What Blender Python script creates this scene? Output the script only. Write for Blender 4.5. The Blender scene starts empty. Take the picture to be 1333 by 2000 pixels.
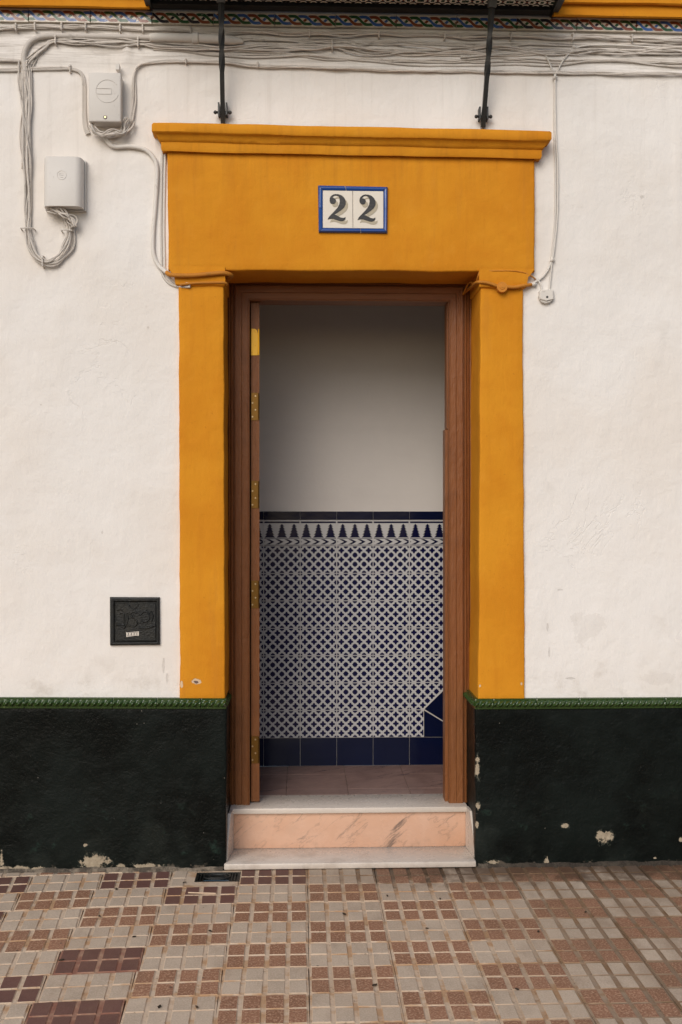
import bpy, bmesh, math, random
from mathutils import Vector, Matrix, noise as mn
random.seed(7)
sc = bpy.context.scene
R = math.radians

# ------------------------------------------------------------------ camera, sky, sun, exposure
FPX, DIST, EYE, YAW = 2118.0, 4.94, 1.62, R(2.06)
cam_d = bpy.data.cameras.new('camera'); cam = bpy.data.objects.new('camera', cam_d)
sc.collection.objects.link(cam); sc.camera = cam
cam.location = (0, -DIST, EYE); cam.rotation_euler = (R(90), 0, -YAW)
cam_d.sensor_fit = 'VERTICAL'; cam_d.sensor_height = 36.0; cam_d.lens = 36.0*FPX/2000.0
cam_d.clip_end = 500
SUN_EL, SUN_AZ = R(33), R(22)        # azimuth measured from the wall's normal towards the left
S = Vector((-math.sin(SUN_AZ)*math.cos(SUN_EL), -math.cos(SUN_AZ)*math.cos(SUN_EL), math.sin(SUN_EL)))
w = bpy.data.worlds.new('World'); sc.world = w; w.use_nodes = True
wt = w.node_tree; bg = wt.nodes['Background']
sky = wt.nodes.new('ShaderNodeTexSky'); sky.sky_type = 'NISHITA'; sky.sun_disc = False
sky.sun_elevation = SUN_EL; sky.sun_rotation = math.pi + SUN_AZ
sky.air_density = 1.0; sky.dust_density = 2.0; sky.ozone_density = 0.6
wt.links.new(sky.outputs[0], bg.inputs[0]); bg.inputs[1].default_value = 0.10
sun_d = bpy.data.lights.new('sun', 'SUN'); sun = bpy.data.objects.new('sun', sun_d)
sc.collection.objects.link(sun); sun_d.energy = 1.5; sun_d.angle = R(38); sun_d.color = (1.0, 0.965, 0.925)
sun.rotation_euler = (-S).to_track_quat('-Z', 'Y').to_euler(); sun.location = (-3, -5, 6)
sc.view_settings.view_transform = 'Standard'; sc.view_settings.look = 'None'
sc.view_settings.exposure = 0.14; sc.view_settings.gamma = 1.0
sc.cycles.use_denoising = True
sc.cycles.max_bounces = 8; sc.cycles.diffuse_bounces = 6

_ca, _sa = math.cos(YAW), math.sin(YAW)
def P(px, py, Y=0.0):
    """photo measurement -> (x, z) on the vertical plane y = Y of the house"""
    u, v = (px-666.5)/FPX, (1000.0-py)/FPX
    d = (_sa+u*_ca, _ca-u*_sa, v); t = (Y+DIST)/d[1]
    return (t*d[0], EYE+t*d[2])
def PX(px, Y=0.0): return P(px, 1000, Y)[0]

# ------------------------------------------------------------------ node helpers
class E:
    def __init__(s, g, k): s.g, s.k = g, k
    def _m(s, op, *o): return s.g.math(op, s, *o)
    def __add__(s, o): return s._m('ADD', o)
    __radd__ = __add__
    def __sub__(s, o): return s._m('SUBTRACT', o)
    def __rsub__(s, o): return s.g.math('SUBTRACT', o, s)
    def __mul__(s, o): return s._m('MULTIPLY', o)
    __rmul__ = __mul__
    def __truediv__(s, o): return s._m('DIVIDE', o)
    def __lt__(s, o): return s._m('LESS_THAN', o)
    def __gt__(s, o): return s._m('GREATER_THAN', o)
    def abs(s): return s._m('ABSOLUTE')
    def frac(s): return s._m('FRACT')
    def floor(s): return s._m('FLOOR')
    def sin(s): return s._m('SINE')
    def cos(s): return s._m('COSINE')
    def max(s, o): return s._m('MAXIMUM', o)
    def min(s, o): return s._m('MINIMUM', o)
class Graph:
    def __init__(s, name, rough=0.6, spec=0.5):
        s.m = bpy.data.materials.new(name); s.m.use_nodes = True; s.t = s.m.node_tree
        s.b = s.t.nodes['Principled BSDF']; s.b.inputs['Roughness'].default_value = rough
        s.b.inputs['Specular IOR Level'].default_value = spec
        s._pos = None; s._loc = None; s._rnd = None
    def n(s, t): return s.t.nodes.new(t)
    def put(s, v, inp):
        if isinstance(v, E): s.t.links.new(v.k, inp)
        elif isinstance(v, (tuple, list)): inp.default_value = tuple(v) + ((1,) if len(v) == 3 and len(inp.default_value) == 4 else ())
        else: inp.default_value = v
    def math(s, op, *a):
        n = s.n('ShaderNodeMath'); n.operation = op
        for i, v in enumerate(a): s.put(v, n.inputs[i])
        return E(s, n.outputs[0])
    def pos(s):
        if s._pos is None:
            g = s.n('ShaderNodeNewGeometry'); s._pos = E(s, g.outputs['Position'])
        return s._pos
    def loc(s):
        if s._loc is None:
            g = s.n('ShaderNodeTexCoord'); s._loc = E(s, g.outputs['Object'])
        return s._loc
    def rnd(s):
        if s._rnd is None:
            g = s.n('ShaderNodeObjectInfo'); s._rnd = E(s, g.outputs['Random'])
        return s._rnd
    def sep(s, v):
        n = s.n('ShaderNodeSeparateXYZ'); s.put(v, n.inputs[0]); return [E(s, o) for o in n.outputs]
    def comb(s, x, y, z):
        n = s.n('ShaderNodeCombineXYZ')
        for i, v in enumerate((x, y, z)): s.put(v, n.inputs[i])
        return E(s, n.outputs[0])
    def scale(s, v, k):
        n = s.n('ShaderNodeVectorMath'); n.operation = 'MULTIPLY'; s.put(v, n.inputs[0]); n.inputs[1].default_value = k; return E(s, n.outputs[0])
    def vadd(s, v, o):
        n = s.n('ShaderNodeVectorMath'); n.operation = 'ADD'; s.put(v, n.inputs[0]); s.put(o, n.inputs[1]); return E(s, n.outputs[0])
    def noise(s, v, sc_=5, det=3, rough=.5, dist=0.0):
        n = s.n('ShaderNodeTexNoise'); s.put(v, n.inputs['Vector']); n.inputs['Scale'].default_value = sc_
        n.inputs['Detail'].default_value = det; n.inputs['Roughness'].default_value = rough; n.inputs['Distortion'].default_value = dist
        return E(s, n.outputs[0])
    def voro(s, v, sc_=5):
        n = s.n('ShaderNodeTexVoronoi'); s.put(v, n.inputs['Vector']); n.inputs['Scale'].default_value = sc_
        return E(s, n.outputs['Distance']), E(s, n.outputs['Color'])
    def ss(s, x, a, b):
        n = s.n('ShaderNodeMapRange'); n.interpolation_type = 'SMOOTHSTEP'; s.put(x, n.inputs[0])
        n.inputs[1].default_value = a; n.inputs[2].default_value = b; return E(s, n.outputs[0])
    def mix(s, f, a, b):
        n = s.n('ShaderNodeMix'); n.data_type = 'RGBA'; s.put(f, n.inputs[0]); s.put(a, n.inputs[6]); s.put(b, n.inputs[7]); return E(s, n.outputs[2])
    def col(s, c): s.put(c, s.b.inputs['Base Color']); return s
    def rough(s, r): s.put(r, s.b.inputs['Roughness']); return s
    def metal(s, r): s.put(r, s.b.inputs['Metallic']); return s
    def bump(s, h):
        n = s.n('ShaderNodeBump'); n.inputs['Strength'].default_value = 1.0; n.inputs['Distance'].default_value = 1.0
        s.put(h, n.inputs['Height']); s.t.links.new(n.outputs[0], s.b.inputs['Normal']); return s

def chips(g, X, Z, lst, nz, k=0.75):
    """union of ragged flaked spots: (x, z, rx, rz)"""
    m = None
    for (cx, cz, rx, rz) in lst:
        dx = (X-cx)/rx; dz = (Z-cz)/rz
        d = g.math('SQRT', dx*dx+dz*dz) + (nz-0.5)*k*2.0
        e = g.ss(d, 1.0, 0.93)
        m = e if m is None else m.max(e)
    return m
def wallpx(lst, Y=0.0): return [P(a, b, Y)+(rx*.00233, rz*.00233) for (a, b, rx, rz) in lst]

M = {}
# white limewashed plaster
g = Graph('plaster_white', .85, .25)
p = g.pos(); X, Yc, Z = g.sep(p)
big = g.noise(p, 1.3, 4, .55); mid = g.noise(p, 5, 5, .6); fine = g.noise(p, 45, 4, .6)
brush = g.noise(g.scale(p, (60, 60, 7)), 1, 3, .5)
c = g.mix(g.ss(big, .38, .68), (.82, .785, .745), (.79, .735, .675))
c = g.mix(g.ss(mid, .56, .82)*.35, c, (.60, .55, .49))
c = g.mix(g.ss(fine, .66, .78)*.30, c, (.52, .47, .41))
grime_shade = g.ss(g.noise(g.scale(p, (4, 4, 75)), 1, 5, .68), .44, .62) * g.ss(Z, 3.60, 3.70) * g.ss(Z, 3.93, 3.84)  # grime streaks along the cables, also painting in shade between the wires
c = g.mix(grime_shade*.45, c, (.30, .25, .20))
strk = g.ss(g.noise(g.scale(p, (24, 24, .9)), 1, 5, .66), .50, .72)*g.ss(Z, 2.6, 3.62)*g.ss(Z, 3.75, 3.70)
c = g.mix(strk*.16, c, (.44, .39, .33))
patch = g.ss(g.noise(p, .9, 6, .62, .4), .47, .56)
c = g.mix(patch*.10, c, (.62, .565, .50))
low = g.ss(g.noise(p, 9, 5, .65), .50, .72) * g.ss(Z, 1.02, .80)
c = g.mix(low*.40, c, (.47, .41, .34))
stain = chips(g, X, Z, wallpx([(1150, 1225, 34, 34), (1285, 1325, 34, 12)]), g.noise(p, 9, 6, .7), 1.8)
c = g.mix(stain*.16, c, (.48, .43, .38))
pit = chips(g, X, Z, wallpx([(290, 1200, 2, 3), (80, 790, 1.5, 1.5), (1070, 1225, 2, 8), (1073, 1275, 1.5, 9), (1095, 1152, 6, 1.5), (1115, 1325, 9, 1.5), (320, 1300, 2, 14), (327, 1325, 2, 10),
            (95, 310, 5, 3), (1255, 385, 4, 3), (290, 640, 2, 2), (820, 130, 2, 2), (200, 1040, 1.5, 3)]), g.noise(p, 90, 3, .6), .9)
c = g.mix(pit*.25, c, (.28, .235, .19))
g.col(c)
crk = g.ss((g.noise(p, 2.2, 6, .62, .6)-.5).abs(), .012, 0.0) * g.ss(g.noise(p, 1.7, 2, .5), .52, .66)
g.bump(big*.014 + g.noise(p, 6, 6, .60, .2)*.0085 + g.noise(g.scale(p, (22, 22, 9)), 1, 5, .62, .2)*.0026 + fine*.0010 + brush*.0005 - crk*.0009 - pit*.002)
M['white'] = g.m
# interior paint
g = Graph('interior_paint', .75, .3); p = g.pos()
n1 = g.noise(p, 3, 5, .65); n2 = g.ss(g.noise(g.scale(p, (2, 2, 9)), 1, 5, .65), .5, .72)*.22
g.col(g.mix((n1+n2), (.61, .575, .54), (.54, .505, .475))); g.bump(g.noise(p, 80, 3, .6)*.0008 + n1*.003); M['inside'] = g.m
# ochre limewash
g = Graph('ochre_paint', .8, .15)
p = g.pos(); X, Yc, Z = g.sep(p)
big = g.noise(p, 2.1, 4, .6); mid = g.noise(p, 9, 5, .62); fine = g.noise(p, 70, 3, .6)
brush = g.noise(g.scale(p, (50, 50, 8)), 1, 3, .5)
c = g.mix(g.ss(big, .35, .68), (.665, .275, .017), (.60, .225, .012))
c = g.mix(g.ss(mid, .50, .80)*.32, c, (.54, .175, .010))
c = g.mix(g.ss(mid, .46, .26)*.22, c, (.72, .32, .035))
c = g.mix(g.ss(g.noise(g.scale(p, (38, 38, 3)), 1, 4, .6), .52, .74)*.22, c, (.52, .18, .012))
c = g.mix(g.ss(g.noise(g.scale(p, (14, 14, 1.4)), 1, 5, .65), .58, .74)*.20, c, (.44, .17, .03))
c = g.mix(g.ss(fine, .66, .76)*.35, c, (.36, .12, .014))
ctop = P(690, 296, -.03)[1]
drip = g.ss(g.noise(g.scale(p, (26, 26, 1.1)), 1, 5, .68), .48, .70)*g.ss(Z, ctop-.30, ctop)*g.ss(Z, ctop+.12, ctop+.10)
c = g.mix(drip*.24, c, (.34, .125, .016))
flk = chips(g, X, Z, wallpx([(384, 1331, 9, 6), (355, 1336, 3, 7), (1019, 1336, 2, 3), (938, 1340, 2, 3)], -.02), g.noise(p, 50, 3, .6), .8)
c = g.mix(flk*.85, c, (.66, .52, .36))
dk = chips(g, X, Z, wallpx([(384, 1332, 5, 3)], -.02), g.noise(p, 60, 3, .6), .8)
c = g.mix(dk, c, (.16, .11, .09))
g.col(c); g.bump(big*.009 + mid*.0035 + fine*.0009 + brush*.0012 + g.noise(p, 25, 4, .6)*.002 - flk*.0015); M['ochre'] = g.m
# dark dado paint
g = Graph('dado_paint', .38, .13)
p = g.pos(); X, Yc, Z = g.sep(p)
big = g.noise(p, 2.5, 4, .6); mid = g.noise(p, 14, 5, .65); fine = g.noise(p, 75, 4, .65)
c = g.mix(g.ss(big, .35, .66), (.0035, .0046, .0042), (.0055, .0085, .0072))
c = g.mix(g.ss(mid, .60, .74)*g.ss(Z, .55, .05)*.7, c, (.022, .042, .032))
c = g.mix(g.ss(fine, .69, .77)*.45, c, (.10, .10, .085))
spk, _ = g.voro(p, 26)
c = g.mix(g.ss(spk, .055, .03)*g.ss(g.noise(p, 6, 2, .5), .5, .6)*.8, c, (.34, .31, .26))
nz = g.noise(p, 26, 6, .75)
lst = wallpx([(183, 1683, 27, 15), (238, 1693, 8, 6), (287, 1692, 26, 7), (28, 1698, 36, 6), (76, 1699, 18, 6), (3, 1676, 4, 14), (168, 1650, 5, 3), (105, 1700, 8, 5),
              (1182, 1633, 17, 12), (1105, 1612, 7, 5), (962, 1684, 14, 5), (1068, 1681, 5, 11), (1195, 1688, 18, 4), (933, 1500, 5.5, 19), (934, 1576, 4.5, 8), (932, 1612, 3, 8), (1280, 1676, 5, 3), (1330, 1640, 3, 4)], -.015)
lst = [(a_, b_, rx*.85, rz*.85) for a_, b_, rx, rz in lst]
flk = chips(g, X, Z, lst, nz, 2.2)*g.ss(Yc, .012, .0)
ring = chips(g, X, Z, [(a_, b_, rx*1.22, rz*1.25) for a_, b_, rx, rz in lst], nz, 2.2)*g.ss(Yc, .012, .0)
scuff = g.ss(g.noise(g.scale(p, (7, 7, 30)), 1, 6, .7), .58, .74)*g.ss(g.noise(p, 2.1, 3), .45, .6)
c = g.mix(scuff*.35, c, (.030, .034, .030))
dust = g.ss(g.noise(p, 4, 5, .65)+(.30-Z)*.5, .56, .78)
c = g.mix(dust*.35, c, (.028, .034, .029))
c = g.mix(ring*.8, c, (.045, .050, .040))
c = g.mix(flk, c, g.mix(g.noise(p, 60, 4, .6), (.20, .155, .10), (.52, .44, .33)))
foot = g.ss(g.noise(p, 20, 4, .65)+ (0.035-Z)*4.0, .62, .70)
c = g.mix(foot*.7, c, (.13, .105, .08))
g.col(c); g.rough(flk.max(foot*.8)*.4 + g.ss(big, .35, .65)*.28 + .22 + (mid-.5)*.25 + scuff*.15); g.bump(mid*.0060 + fine*.0022 + big*.006 - ring*.0012 - flk*.003); M['dado'] = g.m
# green glazed ceramic
g = Graph('green_glaze', .16, .6); p = g.pos()
n1 = g.noise(p, 22, 4, .6)
c = g.mix(n1, (.014, .040, .007), (.036, .068, .014)); c = g.mix(g.ss(g.noise(p, 130, 3, .6), .64, .74)*.5, c, (.22, .24, .10))
g.col(c); g.rough(g.ss(n1, .3, .8)*.25+.12); g.bump(g.noise(p, 60, 2, .5)*.0006); M['green'] = g.m
# painted wood
g = Graph('brown_wood', .42, .3)
p = g.pos(); X, Yc, Z = g.sep(p)
gr = g.noise(g.scale(p, (70, 70, 5)), 1, 5, .6, .4); gr2 = g.noise(g.scale(p, (200, 200, 25)), 1, 4, .6); mid = g.noise(p, 7, 4, .6)
c = g.mix(g.ss(gr, .35, .70), (.225, .085, .028), (.19, .069, .023)); c = g.mix(g.ss(mid, .5, .8)*.5, c, (.13, .048, .019))
wear = g.ss(g.noise(p, 30, 5, .65)+(.235-Z)*6.0, .62, .66)*g.ss(Z, .33, .28)
c = g.mix(wear, c, (.46, .36, .24))
g.col(c); g.rough(gr2*.25+.30); g.bump(gr*.0028 + gr2*.0012 + mid*.003 + g.noise(g.scale(p, (55, 55, 32)), 1, 4, .65)*.004 - wear*.001); M['wood'] = g.m
# the soffit-facing horizontal timber has its grain along x
g = Graph('brown_wood_cross', .42, .3); p = g.pos()
gr = g.noise(g.scale(p, (5, 70, 70)), 1, 5, .6, .4); gr2 = g.noise(g.scale(p, (25, 200, 200)), 1, 4, .6)
g.col(g.mix(g.ss(gr, .35, .70), (.225, .085, .028), (.19, .069, .023))); g.rough(gr2*.25+.30); g.bump(gr*.0020+gr2*.0007); M['woodx'] = g.m
# brass / painted hinge
g = Graph('brass', .38, .5); p = g.pos(); n1 = g.noise(p, 60, 4, .6)
g.col(g.mix(n1, (.22, .115, .025), (.13, .065, .015))); g.metal(.85); M['brass'] = g.m
g = Graph('ochre_on_hinge', .5, .5); g.col((.93, .50, .015)); g.bump(g.noise(g.pos(), 90, 3, .6)*.0008); M['hingepaint'] = g.m
g = Graph('screw_metal', .35, .5); g.col((.55, .42, .25)); g.metal(.9); M['screw'] = g.m
# marbles
def marble(name, ca, cb, vein, scale=1.0, rough=.22, vk=1.0, dirx=(.60, .6, .8)):
    g = Graph(name, rough, .5); p = g.pos(); X, Yc, Z = g.sep(p)
    base = g.noise(p, 3.0*scale, 5, .6, .3)
    c = g.mix(g.ss(base, .35, .68), ca, cb)
    warp = g.noise(p, 4*scale, 5, .62)
    al = (X*.78+Z*.62+Yc*dirx[1]); ac = (Z*.78-X*.62+Yc*dirx[2])
    sv = g.comb(al*2.6*scale+warp*.5, ac*21.0*scale+warp*1.6, Yc*2.0)
    v = g.ss(g.noise(sv, 1.0, 6, .68), dirx[0], dirx[0]+.09)
    v2 = g.ss((g.noise(g.comb(al*3.0*scale, ac*9.0*scale, 1.7), 1.0, 5, .6)-.5).abs(), .014, .0)*.30
    c = g.mix((v*.85*vk).max(v2*vk), c, vein)
    c = g.mix(g.ss(g.noise(p, 9, 4, .6), .55, .75)*.12, c, (.30, .25, .2))
    foot = g.ss(g.noise(p, 11, 6, .7)+(.05-Z)*1.2, .50, .72)*g.ss(Z, .30, .02)
    c = g.mix(foot*.30, c, (.24, .18, .13))
    g.col(c); g.rough(g.noise(p, 18, 4, .6)*.25+rough-.08); return g.m
M['pink'] = marble('pink_marble', (.60, .355, .235), (.66, .42, .30), (.155, .115, .095), 1.0, .22, 1.0, (.595, .6, .8))
M['cream'] = marble('cream_marble', (.64, .57, .50), (.58, .51, .44), (.46, .39, .33), .8, .24, .3, (.60, .8, 1.0))
M['floor'] = marble('brown_marble', (.30, .19, .155), (.22, .135, .11), (.09, .06, .06), 1.2, .16, .9, (.57, .25, 1.0))
# ceramic prints (flat decoration of glazed tiles)
NAVY, OFFW = (.0038, .0048, .030), (.46, .455, .455)
def glaze(g):
    X, Y_, Z_ = g.sep(g.pos()); g.rough(g.noise(g.pos(), 9, 3, .6)*.12+.08); g.bump(g.noise(g.pos(), 12, 2, .5)*.0012)
g = Graph('star_lattice_tile', .14, .22); lx, ly, lz = g.sep(g.loc())
a = ((lx*20.0+2.5).frac()-.5).abs(); b = ((lz*20.0+2.0).frac()-.5).abs()
star = (a.max(b) < .215).max((a+b) < .335)
a2 = .5-a; b2 = .5-b
cross = ((a2 < .105)*(b2 < .315)).max((b2 < .105)*(a2 < .315)).max((a2+b2) < .30)
inside = (lx.abs() < .0978)*(lz.abs() < .0730)
wob = g.noise(g.pos(), 2.5, 2, .5)
g.col(g.mix(star.max(cross)*inside, g.mix(wob, (.40, .395, .40), (.49, .485, .49)), g.mix(g.noise(g.loc(), 300, 2), NAVY, (.009, .009, .05)))); glaze(g); M['star'] = g.m
g = Graph('border_tile_print', .14, .22); lx, ly, lz = g.sep(g.loc())
t = .5 - lz/.141                      # 0 at the top edge, 1 at the bottom
line = ((t > .05)*(t < .12)).max((t > .705)*(t < .725)).max((t > .965)*(t < .985))
tt = (t-.15)/.53; tree = (tt > 0.0)*(tt < 1.0)
hx = ((lx/.2*3.0+.5).frac()-.5).abs()
fl = (tt*5.0).floor()/5.0; wd = fl*.29 + (tt*5.0).frac()*.19 + .02
tree = tree*(hx < wd)
cy = (t-.845)/.10
chev = (cy.abs() < 1.0)*((lx/.2*4.0 + cy.abs()*.55 + .2).frac() < .40)
g.col(g.mix(line.max(tree).max(chev)*(lx.abs() < .0965), OFFW, NAVY)); glaze(g); M['border'] = g.m
g = Graph('navy_tile', .10, .2); n1 = g.noise(g.pos(), 4, 3); g.col(g.mix(n1, (.0025, .004, .018), (.004, .007, .030))); glaze(g); M['navy'] = g.m
g = Graph('white_grout', .85, .2); g.col((.50, .475, .44)); M['grout'] = g.m
# braided frieze print
g = Graph('braid_tile_print', .22, .5); lx, ly, lz = g.sep(g.loc())
rnd = g.rnd()
per = .1385; A = .0165; hw = .0067
cols = [(.21, .058, .026), g.mix(rnd > .45, (.020, .020, .030), (.04, .11, .33)), (.020, .085, .032)]
base = g.mix(g.noise(g.pos(), 14, 4, .6), (.60, .54, .45), (.74, .68, .58)); out = base
wear = g.ss(g.noise(g.pos(), 30, 5, .7), .70, .64)
for fall in (0, 1):
    for k in range(3):
        ph = (lx/per + k/3.0)*2*math.pi
        sn, cs = ph.sin(), ph.cos()
        # flattened peaks: a braid strand
        yv = sn*(A*1.12) - (ph*3.0).sin()*(A*-.10)
        sl = cs*(A*2*math.pi/per*1.05)
        w2 = g.math('SQRT', sl*sl+1.0)*hw
        dd = (lz+.001-yv).abs()
        on = (dd < w2)*((cs < .0) if fall else (cs > -.02))
        edge = (dd < (w2*1.12))*((cs < .0) if fall else (cs > -.02))
        out = g.mix(edge*wear, out, base)
        out = g.mix(on*wear, out, cols[k])
dirt = g.ss(g.noise(g.pos(), 25, 5, .7)+g.ss(lz, -.015, -.03)*.25, .56, .70)
out = g.mix(dirt*.38, out, (.24, .17, .10))
g.col(out); g.bump(g.noise(g.pos(), 40, 3)*.0012); M['braid'] = g.m
# balcony soffit tile print
g = Graph('soffit_tile_print', .25, .5); lx, ly, lz = g.sep(g.loc())
u = lx/.046; v = ly/.040; u2 = u + (v.floor()*.5)
fu = (u2.frac()-.5).abs(); fv = (v.frac()-.5).abs()
c = g.mix((fu < .16)*(fv < .26), (.62, .57, .48), (.014, .032, .016))
c = g.mix(((fu+fv*.55) > .46), c, (.022, .016, .014)); c = g.mix((fu > .40)*(fv < .10), c, (.20, .05, .03))
g.col(c); M['soffit'] = g.m
# iron, cables, plastics
g = Graph('black_iron', .42, .5); p = g.pos(); g.col(g.mix(g.noise(p, 40, 4, .6), (.010, .011, .011), (.028, .026, .023))); g.bump(g.noise(p, 90, 3, .6)*.0012); M['iron'] = g.m
g = Graph('cast_iron', .30, .40); p = g.pos(); n1 = g.noise(p, 130, 4, .65)
g.col(g.mix(g.ss(g.noise(p, 20, 3), .4, .7), (.006, .007, .0065), (.016, .015, .011))); g.rough(n1*.4+.2); g.bump(n1*.004); M['cast'] = g.m
g = Graph('grey_steel', .45, .5); p = g.pos(); g.col(g.mix(g.noise(p, 50, 4, .6), (.13, .125, .115), (.05, .05, .048))); g.metal(.4); M['steel'] = g.m
def cable_mat(name, a, b, d):
    g = Graph(name, .7, .3); p = g.pos()
    c = g.mix(g.noise(p, 9, 4, .6), a, b); c = g.mix(g.ss(g.noise(g.scale(p, (30, 60, 30)), 1, 4, .65), .55, .72)*.55, c, d)
    c = g.mix(g.rnd()*.5, c, tuple(v*.58 for v in a)); g.col(c); g.bump(g.noise(p, 120, 3, .6)*.0010); return g.m
M['cable'] = cable_mat('limewashed_cable', (.72, .665, .60), (.62, .56, .50), (.26, .215, .17))
M['cable_clean'] = cable_mat('white_cable', (.76, .72, .66), (.70, .65, .59), (.48, .43, .37))
M['cable_ochre'] = cable_mat('ochre_painted_cable', (.62, .25, .03), (.52, .19, .02), (.32, .14, .03))
g = Graph('box_plastic', .55, .4); p = g.pos(); Xb, Yb, Zb = g.sep(p)
c = g.mix(g.noise(p, 5, 4, .6), (.68, .645, .60), (.61, .57, .52)); c = g.mix(g.ss(g.noise(p, 40, 5, .65), .60, .76)*.4, c, (.38, .33, .28))
g.col(c); g.bump(g.noise(p, 60, 3, .6)*.0008+g.noise(p, 9, 3)*.002); M['box'] = g.m
g = Graph('number_tile_glaze', .22, .5); p = g.pos(); c = g.mix(g.noise(p, 20, 4, .6), (.78, .72, .62), (.70, .63, .53))
g.col(c); M['numtile'] = g.m
g = Graph('numeral_black', .3, .5); p = g.pos(); g.col(g.mix(g.ss(g.noise(p, 80, 3), .5, .75), (.012, .011, .011), (.035, .03, .028))); M['numblack'] = g.m
g = Graph('numeral_shade', .3, .5); g.col((.42, .36, .255)); M['numshade'] = g.m
g = Graph('cobalt_glaze', .15, .6); p = g.pos(); g.col(g.mix(g.noise(p, 25, 3), (.008, .045, .22), (.02, .08, .30))); M['cobalt'] = g.m
g = Graph('sticker_paper', .6, .3); lx, ly, lz = g.sep(g.loc())
u = lx/.0125; bars = ((u.frac()-.5).abs() < .30)*((lz/.006).abs() < .9)*(((lx*900.0).sin()+(lz*1300.0).sin()) > -.1)
ln = ((lz-.0085).abs() < .0012).max((lz+.0085).abs() < .0012)
g.col(g.mix(bars.max(ln)*(lx.abs() < .026), (.66, .60, .52), (.05, .045, .045))); M['sticker'] = g.m
# paving
def pad_mat(name, a, b, speck, sp_k, sp_scale=170):
    g = Graph(name, .72, .35); p = g.pos(); X, Yc, Z = g.sep(p)
    c = g.mix(g.rnd(), a, b)
    c = g.mix(g.ss(g.noise(p, 5, 4, .6), .40, .72)*.45, c, tuple(v*.72 for v in a))
    gran = g.noise(p, sp_scale, 2, .7)
    c = g.mix(g.ss(gran, .50, .66)*sp_k, c, speck); c = g.mix(g.ss(gran, .46, .32)*sp_k*.7, c, tuple(v*.5 for v in a))
    foot = g.ss(Yc + g.noise(p, 7, 5, .7)*.8, .10, .36)*g.ss(X+g.noise(p, 2.5, 3)*.6, .35, 1.25)
    c = g.mix(foot*.85, c, (.075, .040, .022))
    g2 = g.ss(g.noise(g.scale(p, (4, 2.0, 1)), 1, 5, .68), .40, .66)*g.ss(X+Yc*.3, .35, 1.15)
    c = g.mix(g2*.38, c, (.17, .095, .05))
    g3 = g.ss(g.noise(g.scale(p, (9, 3.0, 1)), 1, 5, .68), .50, .74)
    c = g.mix(g3*.30, c, (.22, .14, .09))
    film = g.ss(g.noise(p, 1.6, 6, .68), .42, .68)
    c = g.mix(film*.16, c, (.22, .14, .085))
    dots, _ = g.voro(p, 9)
    c = g.mix(g.ss(dots, .05, .035)*g.ss(g.noise(p, 3, 2), .5, .56)*.8, c, (.05, .04, .035))
    g.col(c); g.rough(g.noise(p, 30, 3)*.3+.55); g.bump(gran*.0012 + g.noise(p, 60, 3)*.0012); return g.m
M['pad_grey'] = pad_mat('paving_pad_grey', (.50, .395, .295), (.56, .45, .34), (.68, .57, .46), .40)
M['pad_terra'] = pad_mat('paving_pad_terracotta', (.275, .135, .076), (.34, .17, .10), (.56, .36, .235), .75, 130)
M['pad_maroon'] = pad_mat('paving_pad_maroon', (.135, .062, .048), (.17, .080, .062), (.20, .11, .095), .35)
g = Graph('paving_groove', .85, .25); p = g.pos(); X, Yc, Z = g.sep(p)
c = g.mix(g.ss(g.noise(g.scale(p, (5, 8, 4)), 1, 5, .62), .46, .62), (.60, .47, .345), (.48, .30, .17))
c = g.mix(g.ss(g.noise(p, 11, 4, .6), .55, .7)*.7, c, (.54, .44, .34))
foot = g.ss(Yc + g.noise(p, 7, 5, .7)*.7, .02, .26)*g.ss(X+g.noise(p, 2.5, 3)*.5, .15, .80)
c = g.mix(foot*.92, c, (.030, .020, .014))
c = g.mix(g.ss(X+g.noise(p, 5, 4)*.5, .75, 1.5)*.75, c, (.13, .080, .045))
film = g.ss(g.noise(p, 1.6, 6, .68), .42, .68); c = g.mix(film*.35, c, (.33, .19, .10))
g2 = g.ss(g.noise(p, 45, 5, .7), .58, .70); c = g.mix(g2*.6, c, (.12, .08, .055))
g.col(c); g.bump(g.noise(p, 70, 4, .6)*.003); M['groove'] = g.m
g = Graph('paving_groove_red', .85, .25); p = g.pos(); g.col(g.mix(g.ss(g.noise(p, 9, 5, .65), .4, .65), (.27, .125, .085), (.40, .25, .17))); g.bump(g.noise(p, 70, 4, .6)*.003); M['groove_red'] = g.m
g = Graph('ground_concrete', .9, .2); p = g.pos(); g.col(g.mix(g.noise(p, 6, 5, .6), (.20, .16, .13), (.28, .23, .19))); M['ground'] = g.m
g = Graph('foot_mortar', .9, .2); p = g.pos(); X, Yc, Z = g.sep(p)
c = g.mix(g.ss(g.noise(p, 22, 5, .65), .4, .65), (.085, .070, .055), (.25, .205, .155)); c = g.mix(g.ss(X, .5, 1.0)*.85, c, (.035, .028, .022))
g.col(c); g.bump(g.noise(p, 50, 5, .65)*.012); M['mortar'] = g.m
g = Graph('dead_leaf', .7, .3); g.col(g.mix(g.rnd(), (.030, .022, .016), (.07, .045, .025))); M['leaf'] = g.m
g = Graph('pale_splinter', .6, .3); g.col((.62, .46, .32)); M['stick'] = g.m
g = Graph('painted_blue_reflection', .25, .5); g.col((.06, .115, .16)); M['bluish'] = g.m  # bluish reflection on the drain, put in as a flat colour

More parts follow.
